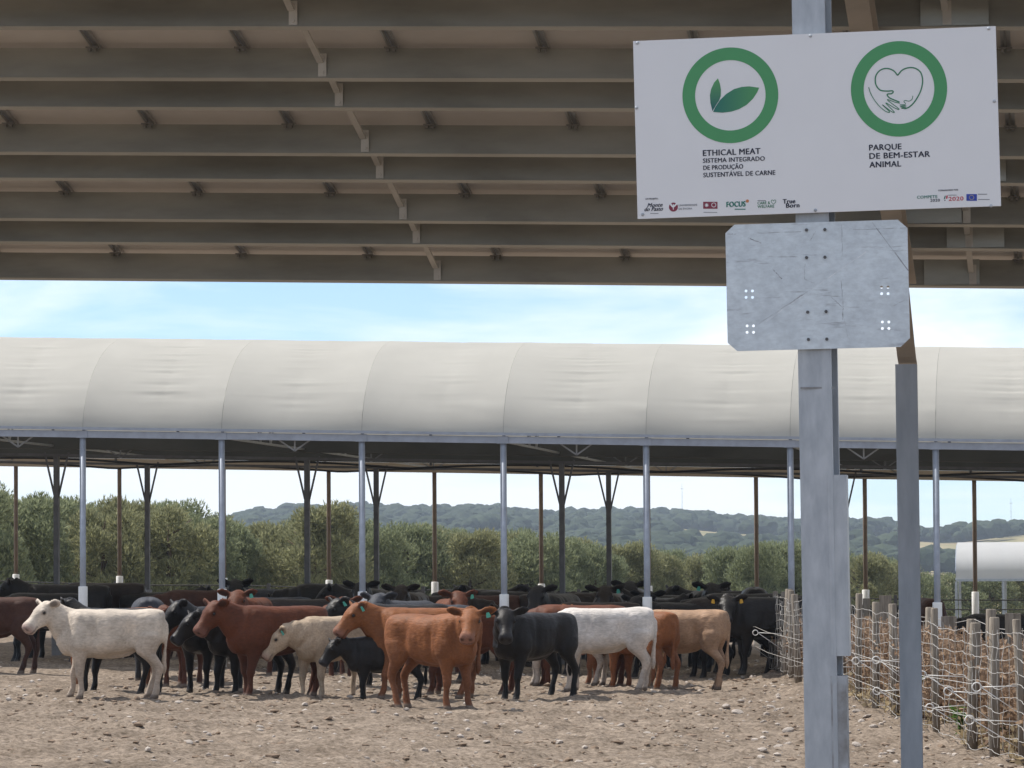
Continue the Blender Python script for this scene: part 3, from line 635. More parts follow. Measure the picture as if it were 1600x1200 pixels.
# cable fence along the back of the shed
cf = empty('cable_fence', (x_ref, YR[3] + 1.2, gz(x_ref, YR[3])), 'black cable fence behind the cattle at the back of the shed', 'fence')
for z in (1.0, 1.22):
    mb = MB(); mb.tube([(XA + k * 1.0, YR[3] + 1.2, z + sh(XA + k) + 0.02 * math.sin(k)) for k in range(0, 46)], 0.015, 5); mb.build('cable', CABLE, cf)
for k in range(0, 12):
    x = XA + 1 + k * 3.7; MB().box((x, YR[3] + 1.2, sh(x) + 0.55), (0.08, 0.08, 1.5)).build('post', DARKST, cf)

# ------------------------------------------------------------------ small tunnel shelter far right
d_t = 224.0
tl = at_depth(1494, 905, d_t); zt = terrain_z(np.array([tl.x]), np.array([tl.y]))[0]; zt = float(zt)
tun = empty('tunnel_shelter', (tl.x, tl.y, zt), 'small distant white tunnel shelter on thin legs beyond the fence', 'shelter')
et = tl.z; tp = at_depth(1510, 847, d_t).z; Wd = 7.0
mbr = MB(); n = 20; vs = []
for x in (0, 2.5, 5, 7.5, 10):
    for k in range(n + 1):
        a = math.pi * k / n; vs.append((tl.x + x + 0.8 * (1 - math.sin(a)) * 0 , tl.y + Wd / 2 - Wd / 2 * math.cos(a), et + (tp - et) * math.sin(a) ** 0.8 ))
w = n + 1; fs = [(i * w + k, i * w + k + 1, (i + 1) * w + k + 1, (i + 1) * w + k) for i in range(4) for k in range(n)]
WHITEF = mat('white_fabric', (0.50, 0.505, 0.505), 0.7, 0, 0.03, 1, trans=0.25)
mbr.add(vs, fs).build('fabric_roof', WHITEF, tun, True)
MB().bar((tl.x, tl.y, et - 0.06), (tl.x + 10, tl.y, et - 0.06), 0.12).build('eave_beam', FARST, tun)
for x in (0, 2.5, 5, 7.5, 10):
    for yy in (0, Wd): MB().tube([(tl.x + x, tl.y + yy, zt - 0.2), (tl.x + x, tl.y + yy, et - 0.12)], 0.07, 8).build('leg', FARST, tun)
    mb = MB(); mb.tube([(tl.x + x, tl.y + Wd / 2 - Wd / 2 * 0.98 * math.cos(math.pi * k / 16), et - 0.05 + (tp - et) * 0.97 * math.sin(math.pi * k / 16) ** 0.8) for k in range(17)], 0.05, 6); mb.build('hoop', FARST, tun)

# ------------------------------------------------------------------ hills woodland (a far-off wood that reads as one mass)
def ico():
    bm = bmesh.new(); bmesh.ops.create_icosphere(bm, subdivisions=2, radius=1); v = np.array([p.co[:] for p in bm.verts]); f = [[q.index for q in p.verts] for p in bm.faces]; bm.free(); return v, np.array(f)
IV, IF = ico()
FOL_FAR = mat('oak_foliage_far', (0.024, 0.036, 0.022), 0.9, 0, 0, 0.15, 0.8, 1.2, 0.1, col2=(0.052, 0.068, 0.036))
nr = np.random.RandomState(4)
V = []; Fc = []; n0 = 0
def crown(x, y, z, r, h):
    global n0
    for k in range(2):
        ox, oy = nr.uniform(-0.45, 0.45, 2) * r; s = r * nr.uniform(0.55, 0.85)
        jit = 1 + 0.30 * (nr.rand(len(IV), 1) - 0.5)
        v = IV * jit * np.array([s, s, s * 0.72]) + np.array([x + ox, y + oy, z + h * nr.uniform(0.55, 0.75)])
        V.append(v); Fc.append(IF + n0); n0 += len(v)
cnt = 0
while cnt < 3700:
    d = nr.uniform(1250, 2500); pxx = nr.uniform(-150, 1750); Xc = (pxx - CX) / F * d
    p = rgt0 * Xc + fwd0 * d
    dens = fbm(np.array([p.x / 130]), np.array([p.y / 210]), 31, 3)[0]
    if dens < -0.17 and d < 2200: continue
    z = float(terrain_z(np.array([p.x]), np.array([p.y]))[0]); r = nr.uniform(3.2, 6.6); crown(p.x, p.y, z, r, r * 1.25); cnt += 1
V = np.concatenate(V); Fc = np.concatenate(Fc)
me = bpy.data.meshes.new('woodland'); me.from_pydata(V.tolist(), [], Fc.tolist()); me.materials.append(FOL_FAR)
tag(link(bpy.data.objects.new('woodland', me)), 'dark evergreen oak wood covering the far hills', 'woodland', kind='stuff')
for pxm, pyb, hh in ((1066, 812, 9), (1580, 822, 9)):
    p = at_depth(pxm, pyb, 2380); z = gz(p.x, p.y); mb = MB(); mb.tube([(p.x, p.y, z - 1), (p.x, p.y, z + 14 + hh)], [0.22, 0.08], 5)
    mb.tube([(p.x - 0.9, p.y, z + 11 + hh), (p.x + 0.9, p.y, z + 11 + hh)], 0.12, 4)
    o = mb.build('radio_mast', GALV, None, loc=(p.x, p.y, z)); tag(o, 'thin radio mast on the wooded ridge above the ' + ('middle of the hills' if pxm < 1200 else 'small white tunnel shelter'), 'mast')

# ------------------------------------------------------------------ pines
def fol(name, c1, c2):
    M = bpy.data.materials.new(name); M.use_nodes = True; t = M.node_tree; b = t.nodes['Principled BSDF']; l = t.links.new
    ge = N(t, 'ShaderNodeNewGeometry'); ra = N(t, 'ShaderNodeValToRGB'); ra.color_ramp.elements[0].color = (*c1, 1); ra.color_ramp.elements[1].color = (*c2, 1)
    l(ge.outputs['Random Per Island'], ra.inputs[0]); l(ra.outputs[0], b.inputs['Base Color']); b.inputs['Roughness'].default_value = 0.75; b.inputs['Specular IOR Level'].default_value = 0.25
    tr = N(t, 'ShaderNodeBsdfTranslucent'); l(ra.outputs[0], tr.inputs[0]); ms = N(t, 'ShaderNodeMixShader', i_Fac=0.42); l(b.outputs[0], ms.inputs[1]); l(tr.outputs[0], ms.inputs[2]); l(ms.outputs[0], t.nodes['Material Output'].inputs[0])
    return M
NEED = [fol('pine_needles', (0.145, 0.170, 0.090), (0.36, 0.39, 0.225)), fol('pine_needles_yellow', (0.17, 0.178, 0.090), (0.40, 0.395, 0.215))]
BARK = mat('pine_bark', (0.10, 0.07, 0.05), 0.9, 0, 0.3, 6, 0.5, 20)
def pine_mesh(seed):                               # unit tree: 1 m tall, crown radius about 0.42
    r = random.Random(seed); mb = MB(); lobes = []
    for k in range(30):
        z = r.uniform(0.16, 0.90); rad = 0.42 * (1 - ((z - 0.40) / 0.62) ** 2) ** 0.5 if abs(z - 0.40) < 0.62 else 0.1
        a = r.uniform(0, 6.283); q = r.uniform(0.35, 0.8) * rad; lobes.append((Vector((q * math.cos(a), q * math.sin(a), z)), r.uniform(0.09, 0.17)))
    for c, s in lobes:
        for k in range(int(2700 * s)):
            u = Vector((r.gauss(0, 1), r.gauss(0, 1), r.gauss(0.25, 1))).normalized(); p = c + u * s * r.uniform(0.55, 1.05)
            d = (u + Vector((0, 0, 0.9)) + Vector((r.gauss(0, .35), r.gauss(0, .35), r.gauss(0, .35)))).normalized(); _, e, g = frame_of(d); ln = r.uniform(0.020, 0.045); w = ln * 0.32
            for j in range(3):
                an = r.uniform(0, 6.283); q = (e * math.cos(an) + g * math.sin(an)); t = d * ln + q * ln * 0.45; sd = t.cross(q).normalized() * w
                mb.add([p - sd * 0.5, p + sd * 0.5, p + t], [(0, 1, 2)])
    me = bpy.data.meshes.new('crown'); me.from_pydata(mb.v, [], mb.f)
    tk = MB(); tk.tube([(0, 0, -0.05), (0.01, 0, 0.3), (-0.01, 0.01, 0.6), (0, 0, 0.85)], [0.032, 0.026, 0.016, 0.006], 8)
    for k in range(9):
        z = 0.2 + 0.07 * k; a = r.uniform(0, 6.283); L_ = r.uniform(0.18, 0.33) * (1.1 - z * 0.6); tk.tube([(0, 0, z), (L_ * 0.5 * math.cos(a), L_ * 0.5 * math.sin(a), z + 0.05), (L_ * math.cos(a), L_ * math.sin(a), z + 0.13)], [0.012, 0.008, 0.003], 5)
    return me, tk.mesh('trunk', (0, 0, 0), True)
PM = []
for k in range(4):
    c_, t_ = pine_mesh(50 + k); t_.materials.append(BARK); c_.materials.append(NEED[k % 2]); PM.append((c_, t_))
PINES = [(-40, 775, 150, 1.1), (28, 782, 156, 1.05), (85, 795, 162, 1.0), (160, 800, 158, .9), (205, 795, 166, 1.0), (262, 797, 160, 1.1), (315, 812, 168, .95), (130, 835, 178, 1), (360, 828, 172, 1.0), (410, 832, 178, .95), (455, 822, 176, .9), (492, 803, 172, .95), (540, 826, 182, 1.0), (590, 834, 180, .95), (640, 832, 186, 1.0), (690, 838, 190, 1.0), (735, 842, 186, 1.0), (785, 838, 192, 1.0), (830, 842, 190, 1.1), (880, 852, 198, 1.0), (930, 858, 200, 1.0), (975, 860, 204, 1.05), (1030, 868, 206, 1.0), (1080, 878, 212, 1.0), (1145, 866, 204, .9), (1185, 856, 200, .9), (1225, 858, 204, 1.0), (1290, 868, 212, 1.0), (1345, 876, 216, 1.0), (1390, 884, 222, .95), (1440, 900, 238, 1.0), (1490, 905, 244, 1.1), (1545, 900, 246, 1.1), (1600, 903, 250, 1.1), (1110, 890, 222, 1), (1645, 900, 250, 1.1)]
PLAB = ['low pine bush standing behind the small white tunnel shelter', 'grey-green pine in the front row behind the fabric-roofed shed', 'yellow-tinged pine in the front row behind the fabric-roofed shed', 'grey-green pine half hidden behind the front row of pines', 'yellow-tinged pine half hidden behind the front row of pines']
for i, (px, pyt, d, wf) in enumerate(PINES):
    for back in ((0, 1) if i < 30 else (0,)):
        pxx = px + (22 if back else 0); dd = d + back * 14
        p = at_depth(pxx, pyt + back * 3, dd); z = gz(p.x, p.y); h = max(2.6, (p.z - z) * 1.04)
        c_, t_ = PM[(i * 2 + back + (i // 3)) % 4]
        o = empty('pine_tree', (p.x, p.y, z), PLAB[0 if px > 1430 else (1 + (PM.index((c_, t_)) % 2) + 2 * back)], 'tree', 'pines behind the shed'); o.rotation_euler = (0, 0, rnd.uniform(0, 6.28)); wd = max(h, 4.2) * wf * rnd.uniform(0.95, 1.15)
        o.scale = (wd, wd, h)
        link(bpy.data.objects.new('crown', c_), o); link(bpy.data.objects.new('trunk', t_), o)

# ------------------------------------------------------------------ wire fence on the right
def fence_pt(px, off=0.0):
    r = ray(px, 1000); # intersect the fence line in plan
    # x = FX0 + (y-FY0)*FSL + off
    t = (FX0 - FY0 * FSL + off) / (r.x - r.y * FSL); x, y = r.x * t, r.y * t; return x, y
fx, fy = fence_pt(1208); fence = empty('wire_fence', (fx, fy, gz(fx, fy)), 'sunlit fence of wavy wires and round wooden posts bordering the dirt pen', 'fence')
fposts = [fence_pt(p) for p in (1208.5, 1218, 1226.5, 1237, 1248, 1262, 1277, 1297, 1318, 1340, 1367, 1398, 1427, 1462, 1516, 1552, 1598, 1660)]
def wood_post(x, y, h, r, name, parent, sq=False):
    z = gz(x, y); R = random.Random(int(x * 1000 + y * 100)); tl_ = (R.uniform(-.06, .06), R.uniform(-.06, .06)); mb = MB()
    if sq: mb.box((x, y, z + h / 2 - 0.15), (r * 2.3, r * 1.2, h + 0.3), Matrix.Rotation(R.uniform(-.3, .3), 3, 'Z'))
    else: mb.tube([(x, y, z - 0.3), (x + tl_[0] * h * .5, y + tl_[1] * h * .5, z + h * 0.5), (x + tl_[0] * h, y + tl_[1] * h, z + h - 0.012), (x + tl_[0] * h, y + tl_[1] * h, z + h)], [r * 1.05, r * R.uniform(.95, 1.08), r, r * 0.85], 11)
    return mb.build(name, WOOD, parent, not sq)
for i, (x, y) in enumerate(fposts): wood_post(x, y, 1.44 + rnd.uniform(-.05, .05), 0.053 + rnd.uniform(-.010, .014), 'post', fence)
for wi, wz in enumerate((0.12, 0.27, 0.41, 0.55, 0.68, 0.81, 0.94, 1.07, 1.19, 1.32)):
    pts = []; R = random.Random(wi)
    for i in range(len(fposts) - 1):
        (xa, ya), (xb, yb) = fposts[i], fposts[i + 1]; Lw = math.hypot(xb - xa, yb - ya); n = max(6, int(Lw / 0.09)); sg = R.uniform(0.0, 0.06); za, zb2 = gz(xa, ya), gz(xb, yb); ph = R.uniform(0, 6)
        for k in range(n):
            t = k / n; bulge = -0.075 - 0.035 * math.sin(math.pi * t)
            pts.append((xa + (xb - xa) * t + bulge + 0.008 * math.sin(k * 1.3), ya + (yb - ya) * t, za + (zb2 - za) * t + wz - sg * math.sin(math.pi * t) + 0.009 * math.sin(k * 0.45 + ph) + 0.003 * math.sin(k * 1.7)))
    MB().tube(pts, 0.0036, 5).build('wire', WIRE, fence, True)
for i in range(0, len(fposts) - 1):                  # uprights of the mesh between posts
    (xa, ya), (xb, yb) = fposts[i], fposts[i + 1]
    for t in (0.14, 0.32, 0.5, 0.68, 0.86):
        x, y = xa + (xb - xa) * t - 0.105, ya + (yb - ya) * t; z = gz(x, y)
        MB().tube([(x + rnd.uniform(-.015, .015), y + rnd.uniform(-.04, .04), z + 0.12 + 1.2 * k / 8) for k in range(9)], 0.0030, 4).build('stay_wire', WIRE, fence)
for i, (x, y) in enumerate(fposts):                 # pigtail stand-off insulators
    for hz in ((0.80, 0.47) if i in (0, 9, 12, 14, 16) else ((0.66,) if i in (2, 11, 15) else ())):
        z = gz(x, y) + hz + rnd.uniform(-.04, .04); mb = MB(); tipx = x - 0.46 - rnd.uniform(0, .1); dz = rnd.uniform(-.03, .05)
        pts = [(x - 0.05, y, z), (tipx + 0.06, y - 0.03, z + dz)]
        mb.tube(pts, 0.006, 6)
        lp = [(tipx + 0.02 + 0.045 * math.cos(a), y - 0.03 + 0.012 * a / 6, z + dz + 0.045 * math.sin(a)) for a in [k * 0.52 - 0.4 for k in range(13)]]
        mb.tube(lp, 0.0075, 6); mb.tube([(tipx + 0.06, y - 0.03, z + dz), (x - 0.05, y - 0.05, z - 0.26)], 0.0045, 5)
        mb.build('insulator', PLAST, fence, True)
for hz in (0.80, 0.47):
    pts = []
    for i, (x, y) in enumerate(fposts):
        if i % 2 == 0: pts.append((x - 0.50, y - 0.03, gz(x, y) + hz + 0.01))
    MB().tube(pts, 0.0035, 4).build('live_wire', WIRE, fence)
# second fence a step further right
f2 = [fence_pt(p, 1.75) for p in (1272, 1284, 1297, 1312, 1330, 1352, 1384, 1412, 1451, 1483, 1512, 1544, 1583, 1640)]
fence2 = empty('post_fence', (f2[0][0], f2[0][1], gz(*f2[0])), 'second fence of grey split posts and log rails behind the dry thistles', 'fence')
for i, (x, y) in enumerate(f2): wood_post(x, y, 1.38 + rnd.uniform(-.12, .12), 0.07 + (0.02 if i % 3 == 0 else 0), 'post', fence2, sq=(i % 3 == 0))
for i in (1, 5, 8, 11):
    (xa, ya), (xb, yb) = f2[i], f2[i + 1]; MB().tube([(xa - 0.11, ya - 0.4, gz(xa, ya) + 0.86), (xb - 0.11, yb + 0.2, gz(xb, yb) + 0.84)], [0.07, 0.06], 10).build('log_rail', LOG, fence2, True)
for wz in (0.5, 1.0, 1.25):
    MB().tube([(x + 0.09, y, gz(x, y) + wz + rnd.uniform(-.04, .04)) for x, y in f2], 0.005, 5).build('wire', WIRE, fence2)
# dry thistles and weeds between the fences
def weeds(name, n, seed, m, hmin, hmax, leaf, spread, label, cat):
    r = random.Random(seed); mb = MB()
    for k in range(n):
        t = r.random(); y = 40.5 + (FY0 + 1.0 - 40.5) * t; off = r.uniform(*spread); x = FX0 + (y - FY0) * FSL + off
        if vnoise(np.array([y * 0.35]), np.array([off * 0.8]), seed)[0] < -0.22: continue
        z = gz(x, y); h = r.uniform(hmin, hmax); lx, ly = r.gauss(0, .16), r.gauss(0, .16); top = Vector((x + lx, y + ly, z + h)); b0 = Vector((x, y, z - 0.03))
        mb.bar(b0, top, 0.006)
        for j in range(leaf):
            u = r.uniform(0.12, 1.0); p = b0.lerp(top, u); d = Vector((r.gauss(0, 1), r.gauss(0, 1), r.gauss(0.2, .6))).normalized(); L_ = r.uniform(0.03, 0.11) * (1.4 - 0.5 * u); q = p + d * L_; sd = d.cross(Vector((r.gauss(0, 1), r.gauss(0, 1), r.gauss(0, 1)))).normalized() * L_ * 0.28
            mb.add([p, p.lerp(q, .5) + sd, q, p.lerp(q, .5) - sd], [(0, 1, 2, 3)])
    me = bpy.data.meshes.new(name); me.from_pydata(mb.v, [], mb.f); me.materials.append(m)
    return tag(link(bpy.data.objects.new(name, me)), label, cat, kind='stuff')
DRY = fol('dry_weed', (0.20, 0.128, 0.080), (0.43, 0.305, 0.205)); GRN = fol('green_weed', (0.05, 0.12, 0.02), (0.13, 0.24, 0.05))
weeds('dry_thistles', 4600, 3, DRY, 0.45, 1.15, 30, (0.15, 1.7), 'dry brown thistles growing between the two fences', 'weeds')
weeds('dry_grass', 1500, 5, fol('dry_grass', (0.30, 0.23, 0.13), (0.50, 0.41, 0.26)), 0.10, 0.4, 6, (-0.05, 1.9), 'short straw grass at the feet of the fence posts', 'grass')
for k, (px, off, hh) in enumerate(((1392, 0.5, 0.5), (1450, 0.25, 0.75), (1505, 0.2, 0.35), (1570, 0.3, 0.45), (1585, 0.7, 0.6))):
    x, y = fence_pt(px, off); r = random.Random(k); mb = MB(); z = gz(x, y)
    for j in range(14):
        a = r.uniform(0, 6.28); ln = hh * r.uniform(.5, 1); tip = Vector((x + math.cos(a) * ln * .45, y + math.sin(a) * ln * .45, z + ln)); mb.bar((x, y, z - 0.02), tip, 0.006)
        for i in range(9):
            p = Vector((x, y, z)).lerp(tip, r.uniform(.25, 1)); d = Vector((r.gauss(0, 1), r.gauss(0, 1), r.gauss(0.1, .5))).normalized(); L_ = r.uniform(.06, .12); sd = d.cross(Vector((0, 0.3, 1))).normalized() * L_ * .33; q = p + d * L_
            mb.add([p, p.lerp(q, .45) + sd, q, p.lerp(q, .45) - sd], [(0, 1, 2, 3)])
    me = mb.mesh('weed', (x, y, z)); me.materials.append(GRN); o = link(bpy.data.objects.new('green_weed', me)); o.location = (x, y, z); tag(o, 'fresh green weed sprouting at the foot of the wire fence', 'weed', 'green weeds by the fence')

# ------------------------------------------------------------------ cattle
def coat(name, c, muz, hoof=(0.15, 0.115, 0.09), leg=None, top=None, rough=0.6, sheen=0.10):
    M = bpy.data.materials.new(name); M.use_nodes = True; t = M.node_tree; b = t.nodes['Principled BSDF']; l = t.links.new
    b.inputs['Roughness'].default_value = rough; b.inputs['Specular IOR Level'].default_value = 0.16
    b.inputs['Sheen Weight'].default_value = sheen; b.inputs['Sheen Roughness'].default_value = 0.4; b.inputs['Sheen Tint'].default_value = (*[min(1, q * 2 + 0.1) for q in c], 1)
    co = N(t, 'ShaderNodeTexCoord'); at = N(t, 'ShaderNodeAttribute', attribute_name='mask'); se = N(t, 'ShaderNodeSeparateColor'); l(at.outputs['Color'], se.inputs[0])
    no = N(t, 'ShaderNodeTexNoise', i_Scale=3.5, i_Detail=5.0, i_Roughness=0.6); l(co.outputs['Object'], no.inputs['Vector'])
    ra = N(t, 'ShaderNodeValToRGB'); ra.color_ramp.elements[0].position = .3; ra.color_ramp.elements[1].position = .7
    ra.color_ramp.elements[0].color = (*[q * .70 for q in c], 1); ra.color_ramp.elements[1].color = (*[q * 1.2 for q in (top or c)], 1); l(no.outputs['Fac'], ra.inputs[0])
    def mixc(fac, A, B):
        m_ = N(t, 'ShaderNodeMix', data_type='RGBA'); l(fac, m_.inputs['Factor']); l(A, m_.inputs['A']); m_.inputs['B'].default_value = (*B, 1); return m_.outputs['Result']
    ns_ = N(t, 'ShaderNodeTexNoise', i_Scale=4.5, i_Detail=5.0, i_Roughness=0.65); oi = N(t, 'ShaderNodeObjectInfo'); av = N(t, 'ShaderNodeVectorMath', operation='ADD'); l(co.outputs['Object'], av.inputs[0]); l(oi.outputs['Location'], av.inputs[1]); l(av.outputs[0], ns_.inputs['Vector']); l(av.outputs[0], no.inputs['Vector'])
    rs_ = N(t, 'ShaderNodeValToRGB'); rs_.color_ramp.elements[0].position = .46; rs_.color_ramp.elements[1].position = .66; l(ns_.outputs['Fac'], rs_.inputs[0])
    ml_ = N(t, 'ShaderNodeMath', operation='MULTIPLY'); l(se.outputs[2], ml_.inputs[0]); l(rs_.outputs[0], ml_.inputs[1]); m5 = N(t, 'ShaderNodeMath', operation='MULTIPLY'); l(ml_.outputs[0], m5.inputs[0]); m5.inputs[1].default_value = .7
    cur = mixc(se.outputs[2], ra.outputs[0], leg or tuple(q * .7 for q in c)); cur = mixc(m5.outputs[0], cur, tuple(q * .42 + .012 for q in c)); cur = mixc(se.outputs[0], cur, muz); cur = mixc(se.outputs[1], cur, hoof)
    ma = N(t, 'ShaderNodeMapping'); ma.inputs['Scale'].default_value = (9, 34, 24); l(co.outputs['Object'], ma.inputs[0]); fu = N(t, 'ShaderNodeTexNoise', i_Scale=1.6, i_Detail=4.0); l(ma.outputs[0], fu.inputs['Vector'])
    mf = N(t, 'ShaderNodeMapRange'); mf.inputs['To Min'].default_value = 0.58; mf.inputs['To Max'].default_value = 1.38; l(fu.outputs['Fac'], mf.inputs['Value'])
    mm = N(t, 'ShaderNodeMix', data_type='RGBA', blend_type='MULTIPLY'); mm.inputs['Factor'].default_value = 1; l(cur, mm.inputs['A']); l(mf.outputs[0], mm.inputs['B']); da = N(t, 'ShaderNodeAttribute', attribute_name='dark'); md = N(t, 'ShaderNodeMix', data_type='RGBA'); l(da.outputs['Fac'], md.inputs['Factor']); l(mm.outputs['Result'], md.inputs['A']); md.inputs['B'].default_value = (c[0] * .12 + .006, c[1] * .10 + .005, c[2] * .10 + .005, 1); l(md.outputs['Result'], b.inputs['Base Color'])
    f3 = N(t, 'ShaderNodeTexNoise', i_Scale=10.0, i_Detail=4.0); l(co.outputs['Object'], f3.inputs['Vector']); ad = N(t, 'ShaderNodeMath', operation='ADD'); l(fu.outputs['Fac'], ad.inputs[0]); l(f3.outputs['Fac'], ad.inputs[1])
    bu = N(t, 'ShaderNodeBump', i_Strength=0.6, i_Distance=0.013); l(ad.outputs[0], bu.inputs['Height']); l(bu.outputs[0], b.inputs['Normal']); return M
COAT = {
 'white': coat('coat_white', (0.55, 0.47, 0.385), (0.34, 0.24, 0.21), leg=(0.42, 0.33, 0.255)),
 'bright': coat('coat_bright_white', (0.60, 0.55, 0.50), (0.36, 0.26, 0.23), leg=(0.50, 0.42, 0.35)),
 'cream': coat('coat_cream', (0.42, 0.32, 0.225), (0.30, 0.19, 0.15), leg=(0.44, 0.35, 0.26)),
 'tan': coat('coat_tan', (0.33, 0.205, 0.125), (0.25, 0.15, 0.11), leg=(0.36, 0.24, 0.16)),
 'orange': coat('coat_orange_brown', (0.205, 0.076, 0.028), (0.24, 0.12, 0.085), leg=(0.17, 0.068, 0.032)),
 'red': coat('coat_red_brown', (0.105, 0.033, 0.0145), (0.17, 0.08, 0.058), leg=(0.075, 0.026, 0.014)),
 'dark': coat('coat_dark_brown', (0.060, 0.026, 0.017), (0.08, 0.05, 0.04), leg=(0.05, 0.023, 0.016)),
 'black': coat('coat_black', (0.016, 0.0135, 0.012), (0.035, 0.033, 0.035), hoof=(0.05, 0.042, 0.036), leg=(0.011, 0.010, 0.010), sheen=0.03, rough=0.42),
 'brownblack': coat('coat_brown_black', (0.024, 0.016, 0.012), (0.035, 0.03, 0.03), hoof=(0.05, 0.042, 0.036), leg=(0.014, 0.011, 0.010), sheen=0.03, rough=0.42),
 'grey': coat('coat_grey_black', (0.045, 0.047, 0.055), (0.05, 0.05, 0.05), leg=(0.03, 0.03, 0.032), sheen=0.15)}
EYE = mat('eye', (0.008, 0.006, 0.005), 0.15, 0, 0.05); TAGM = mat('ear_tag_green', (0.10, 0.45, 0.36), 0.4, 0, 0.03); TAGY = mat('ear_tag_yellow', (0.70, 0.42, 0.06), 0.4, 0, 0.03)

def loft(bm, rings, n=16, ex=2.0):
    """rings: (centre, vecA, vecB) closed tube; ex > 2 squares the section."""
    prev = None; first = None
    for c, a, b in rings:
        vs = []
        for k in range(n):
            t = 2 * math.pi * k / n; ct, st = math.cos(t), math.sin(t)
            x = math.copysign(abs(ct) ** (2 / ex), ct); y = math.copysign(abs(st) ** (2 / ex), st); vs.append(bm.verts.new(Vector(c) + a * x + b * y))
        if prev:
            for k in range(n): bm.faces.new((prev[k], prev[(k + 1) % n], vs[(k + 1) % n], vs[k]))
        else: first = vs
        prev = vs
    bm.faces.new(first[::-1]); bm.faces.new(prev)
def limb(bm, pts, n=12):
    """pts: (x, y, z, rx, ry)"""
    P = [Vector(p[:3]) for p in pts]; rings = []
    for i, p in enumerate(pts):
        rings.append((P[i], Vector((p[3], 0, 0)), Vector((0, p[4], 0))))
    loft(bm, rings, n)
XA_ = Vector((1, 0, 0)); YA_ = Vector((0, 1, 0)); ZA_ = Vector((0, 0, 1))
def cow_geom(pose):
    g = pose.get; bm = bmesh.new(); fat = g('fat', 1.0)
    T = [(-.765, 1.07, .17, .11), (-.745, 1.05, .225, .165), (-.68, 1.03, .265, .212), (-.54, 1.01, .30, .25), (-.38, 1.01, .295, .255), (-.18, .98, .322, .28), (.05, .96, .342, .29), (.26, .952, .355, .28), (.42, .948, .362, .255), (.55, .955, .338, .222), (.64, .93, .30, .185), (.70, .92, .22, .13), (.735, .91, .12, .075)]
    loft(bm, [(Vector((x, 0, z)), YA_ * w * fat, ZA_ * h) for x, z, h, w in T], 28, 2.75)
    # hip bones and shoulder crest
    for s in (-1, 1):
        loft(bm, [(Vector((-.46 + q, s * (.19 - .4 * abs(q)), 1.17)), YA_ * r, ZA_ * r * .8) for q, r in ((-.12, .03), (-.05, .075), (.05, .075), (.14, .03))], 10)
        loft(bm, [(Vector((.40, s * .17 * fat, zz)), XA_ * rx, YA_ * ry) for zz, rx, ry in ((1.24, .06, .05), (1.10, .15, .10), (.92, .19, .13), (.76, .15, .12), (.66, .06, .05))], 14)
    # neck
    ny, npit = math.radians(g('ny', 0)), math.radians(g('np', 28)); hy, hp = math.radians(g('hy', 0)), math.radians(g('hp', 48))
    nl = g('nl', .53)
    B = Vector((.46, 0, 1.03)); nd = Vector((math.cos(npit) * math.cos(ny), math.cos(npit) * math.sin(ny), math.sin(npit))); Pp = B + nd * nl
    M1 = B + Vector((nl * .40, 0, math.sin(npit) * nl * .33)) + nd * .03
    hd = Vector((math.cos(hp) * math.cos(hy), math.cos(hp) * math.sin(hy), -math.sin(hp)))
    side = Vector((-math.sin(hy), math.cos(hy), 0)); hn = hd.cross(side); hn = hn if hn.z > 0 else -hn
    cur = []
    for k in range(8):
        t = k / 7; p = B * (1 - t) ** 2 + M1 * 2 * t * (1 - t) + Pp * t * t; cur.append(p)
    rings = []
    for k, p in enumerate(cur):
        d = (cur[min(k + 1, 7)] - cur[max(k - 1, 0)]).normalized(); sd = ZA_.cross(d).normalized(); u = d.cross(sd); t = k / 7
        rings.append((p - u * (.05 * (1 - t)), sd * (.205 * (1 - t) ** 1.1 + .112 * t), u * (.335 * (1 - t) ** 1.1 + .135 * t)))
    e = rings[-1]; rings.append((Pp + hd * .03 - hn * .02, e[1] * .7, e[2] * .7)); loft(bm, rings, 18, 2.1)
    # dewlap and brisket
    rings = []
    for t in (0, .25, .5, .75, 1):
        p = Vector((.66, 0, .72)).lerp(Pp + hd * .12 - hn * .17, t); sd = ZA_.cross(nd).normalized(); rings.append((p, sd * .045, Vector((.5, 0, .4)).normalized() * (.12 * (1 - t) + .05 * t)))
    loft(bm, rings, 10)
    # head
    Hh = [(t_ * 0.97, w_ * 1.14, d_ * 1.08, o_ * 1.1) for t_, w_, d_, o_ in [(-.06, .065, .075, -.04), (-.02, .10, .115, -.045), (.05, .118, .135, -.05), (.12, .122, .150, -.055), (.19, .114, .148, -.055), (.26, .092, .125, -.042), (.33, .076, .102, -.028), (.40, .080, .096, -.018), (.455, .094, .100, -.018), (.50, .092, .092, -.020), (.525, .070, .066, -.024)]]
    loft(bm, [(Pp + hd * t + hn * o, side * w, hn * dd) for t, w, dd, o in Hh], 18, 2.3)
    for s in (-1, 1):
        oc = Pp + hd * .155 + side * s * .105 + hn * .035; loft(bm, [(oc + hd * q, side * r_, hn * r_) for q, r_ in ((-.05, .012), (-.025, .036), (.02, .036), (.05, .012))], 10)
        jc = Pp + hd * .10 + side * s * .06 - hn * .13; loft(bm, [(jc + hd * q - hn * .0, side * r_ * .7, hn * r_) for q, r_ in ((-.06, .02), (-.02, .065), (.06, .06), (.16, .035), (.22, .012))], 10)
    ears = []
